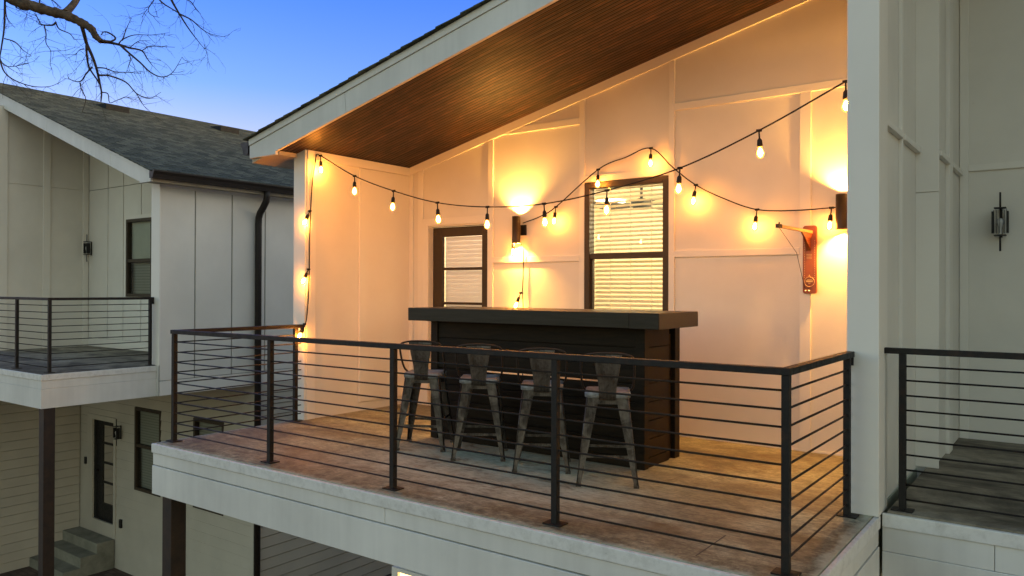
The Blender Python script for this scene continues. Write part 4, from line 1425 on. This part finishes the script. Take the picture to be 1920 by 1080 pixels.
def branch(pts, r0, r1, dep=D0, n=4, s=4.571):
    q = [P(x / s, y / s, dep + 0.04 * i + rng.uniform(-.05, .05)) for i, (x, y) in enumerate(pts)]
    c = catmull(q, n)
    m = len(c)
    tw.tube(c, [(r0 + (r1 - r0) * i / (m - 1)) * 0.68 for i in range(m)], 6)
    return c
def twigs(c, count, length, r, depth=1, tstart=0.15):
    m = len(c)
    for k in range(count):
        i = int(m * (tstart + (1 - tstart) * rng.random()))
        i = max(1, min(m - 1, i))
        t = (c[i] - c[i - 1]).normalized()
        side = Vector((rng.uniform(-1, 1), rng.uniform(-1, 1), rng.uniform(-0.9, 0.6))).normalized()
        d = (t * 0.6 + side * 0.9).normalized()
        L = length * rng.uniform(0.4, 1.1)
        pts = [c[i]]
        nseg = 5
        curl = Vector((rng.uniform(-1, 1), rng.uniform(-1, 1), rng.uniform(-0.8, 0.5))) * 0.15
        for q in range(nseg):
            d = (d + curl + Vector((rng.uniform(-1, 1), rng.uniform(-1, 1), rng.uniform(-1, 1))) * 0.18).normalized()
            pts.append(pts[-1] + d * L / nseg)
        rr = r * rng.uniform(0.6, 1.0)
        tw.tube(pts, [rr * (1 - 0.7 * q / nseg) for q in range(nseg + 1)], 5)
        if depth > 0:
            twigs(pts, rng.randint(2, 4), L * 0.5, rr * 0.7, depth - 1, 0.3)
specs = [
    ([(700, 220), (720, 290), (745, 380), (790, 480), (825, 580), (850, 690), (870, 790), (865, 870)], .034, .010),
    ([(740, 390), (745, 480), (765, 580), (830, 680), (850, 720)], .020, .009),
    ([(825, 580), (900, 585), (985, 615), (1090, 620), (1210, 630)], .012, .004),
    ([(790, 575), (740, 630), (685, 700), (600, 680), (580, 650)], .014, .004),
    ([(685, 710), (700, 770), (735, 850), (705, 960)], .010, .004),
    ([(850, 645), (940, 650), (1080, 705), (1170, 800), (1280, 845), (1380, 790)], .016, .003),
    ([(1170, 800), (1200, 860), (1235, 910)], .006, .003),
    ([(870, 790), (925, 805), (940, 880), (1000, 860), (1070, 830)], .010, .003),
    ([(870, 357), (940, 365), (1030, 385), (1110, 410), (1215, 435), (1260, 500), (1305, 560)], .026, .005),
    ([(1030, 385), (1100, 450), (1200, 535), (1290, 620), (1390, 660), (1480, 620), (1560, 490)], .018, .003),
    ([(870, 350), (950, 355), (990, 325), (930, 280), (885, 275), (870, 300)], .018, .008),
    ([(1015, 380), (1050, 340), (1150, 300), (1300, 300), (1450, 280)], .012, .003),
    ([(1050, 345), (1075, 270), (1100, 210), (1130, 150)], .010, .003),
    ([(1215, 435), (1290, 395), (1400, 400), (1500, 405)], .008, .003),
    ([(1110, 410), (1160, 370), (1200, 350), (1290, 350)], .007, .003),
    ([(1100, 470), (1120, 500), (1100, 570)], .008, .005),
    ([(480, 190), (450, 215), (380, 215), (330, 205)], .016, .009),
    ([(380, 220), (395, 290), (395, 370), (435, 440), (430, 540)], .011, .003),
    ([(435, 438), (550, 435)], .006, .003),
    ([(480, 200), (510, 250), (600, 290), (635, 340)], .012, .004),
    ([(345, 200), (320, 150), (290, 110)], .010, .004),
    ([(120, 30), (150, 70), (235, 95)], .012, .005),
    ([(45, -60), (40, 80), (35, 250), (10, 420), (0, 500), (40, 560), (110, 570), (240, 545)], .018, .003),
    ([(0, 520), (40, 620), (130, 690), (280, 740), (430, 740), (540, 690)], .014, .003),
    ([(35, 330), (130, 360), (200, 430), (270, 480)], .010, .003),
    ([(45, 10), (60, 150), (130, 240)], .010, .003),
    ([(340, -40), (340, 40)], .014, .008),
    ([(400, -40), (470, 20), (520, 70)], .010, .005),
    ([(1420, -120), (1470, 0), (1520, 90), (1600, 220), (1680, 330), (1770, 440)], .022, .003),
    ([(1540, 120), (1640, 170), (1720, 240), (1800, 290), (1920, 315)], .013, .003),
    ([(1330, -40), (1400, 30), (1480, 80), (1540, 120)], .014, .007),
    ([(1320, 0), (1270, 80), (1300, 130), (1365, 150)], .009, .003),
    ([(1560, -30), (1640, 20), (1680, 80), (1720, 120)], .010, .003),
    ([(1260, 80), (1215, 150)], .006, .003),
    ([(720, 420), (680, 430), (640, 480)], .008, .003),
]
for pts, r0, r1 in specs:
    c = branch(pts, r0, r1)
    L = sum((c[i + 1] - c[i]).length for i in range(len(c) - 1))
    twigs(c, max(4, int(L * 15)), 0.30, 0.0030, 1)
tw.build('branches', M['twig'], tree)
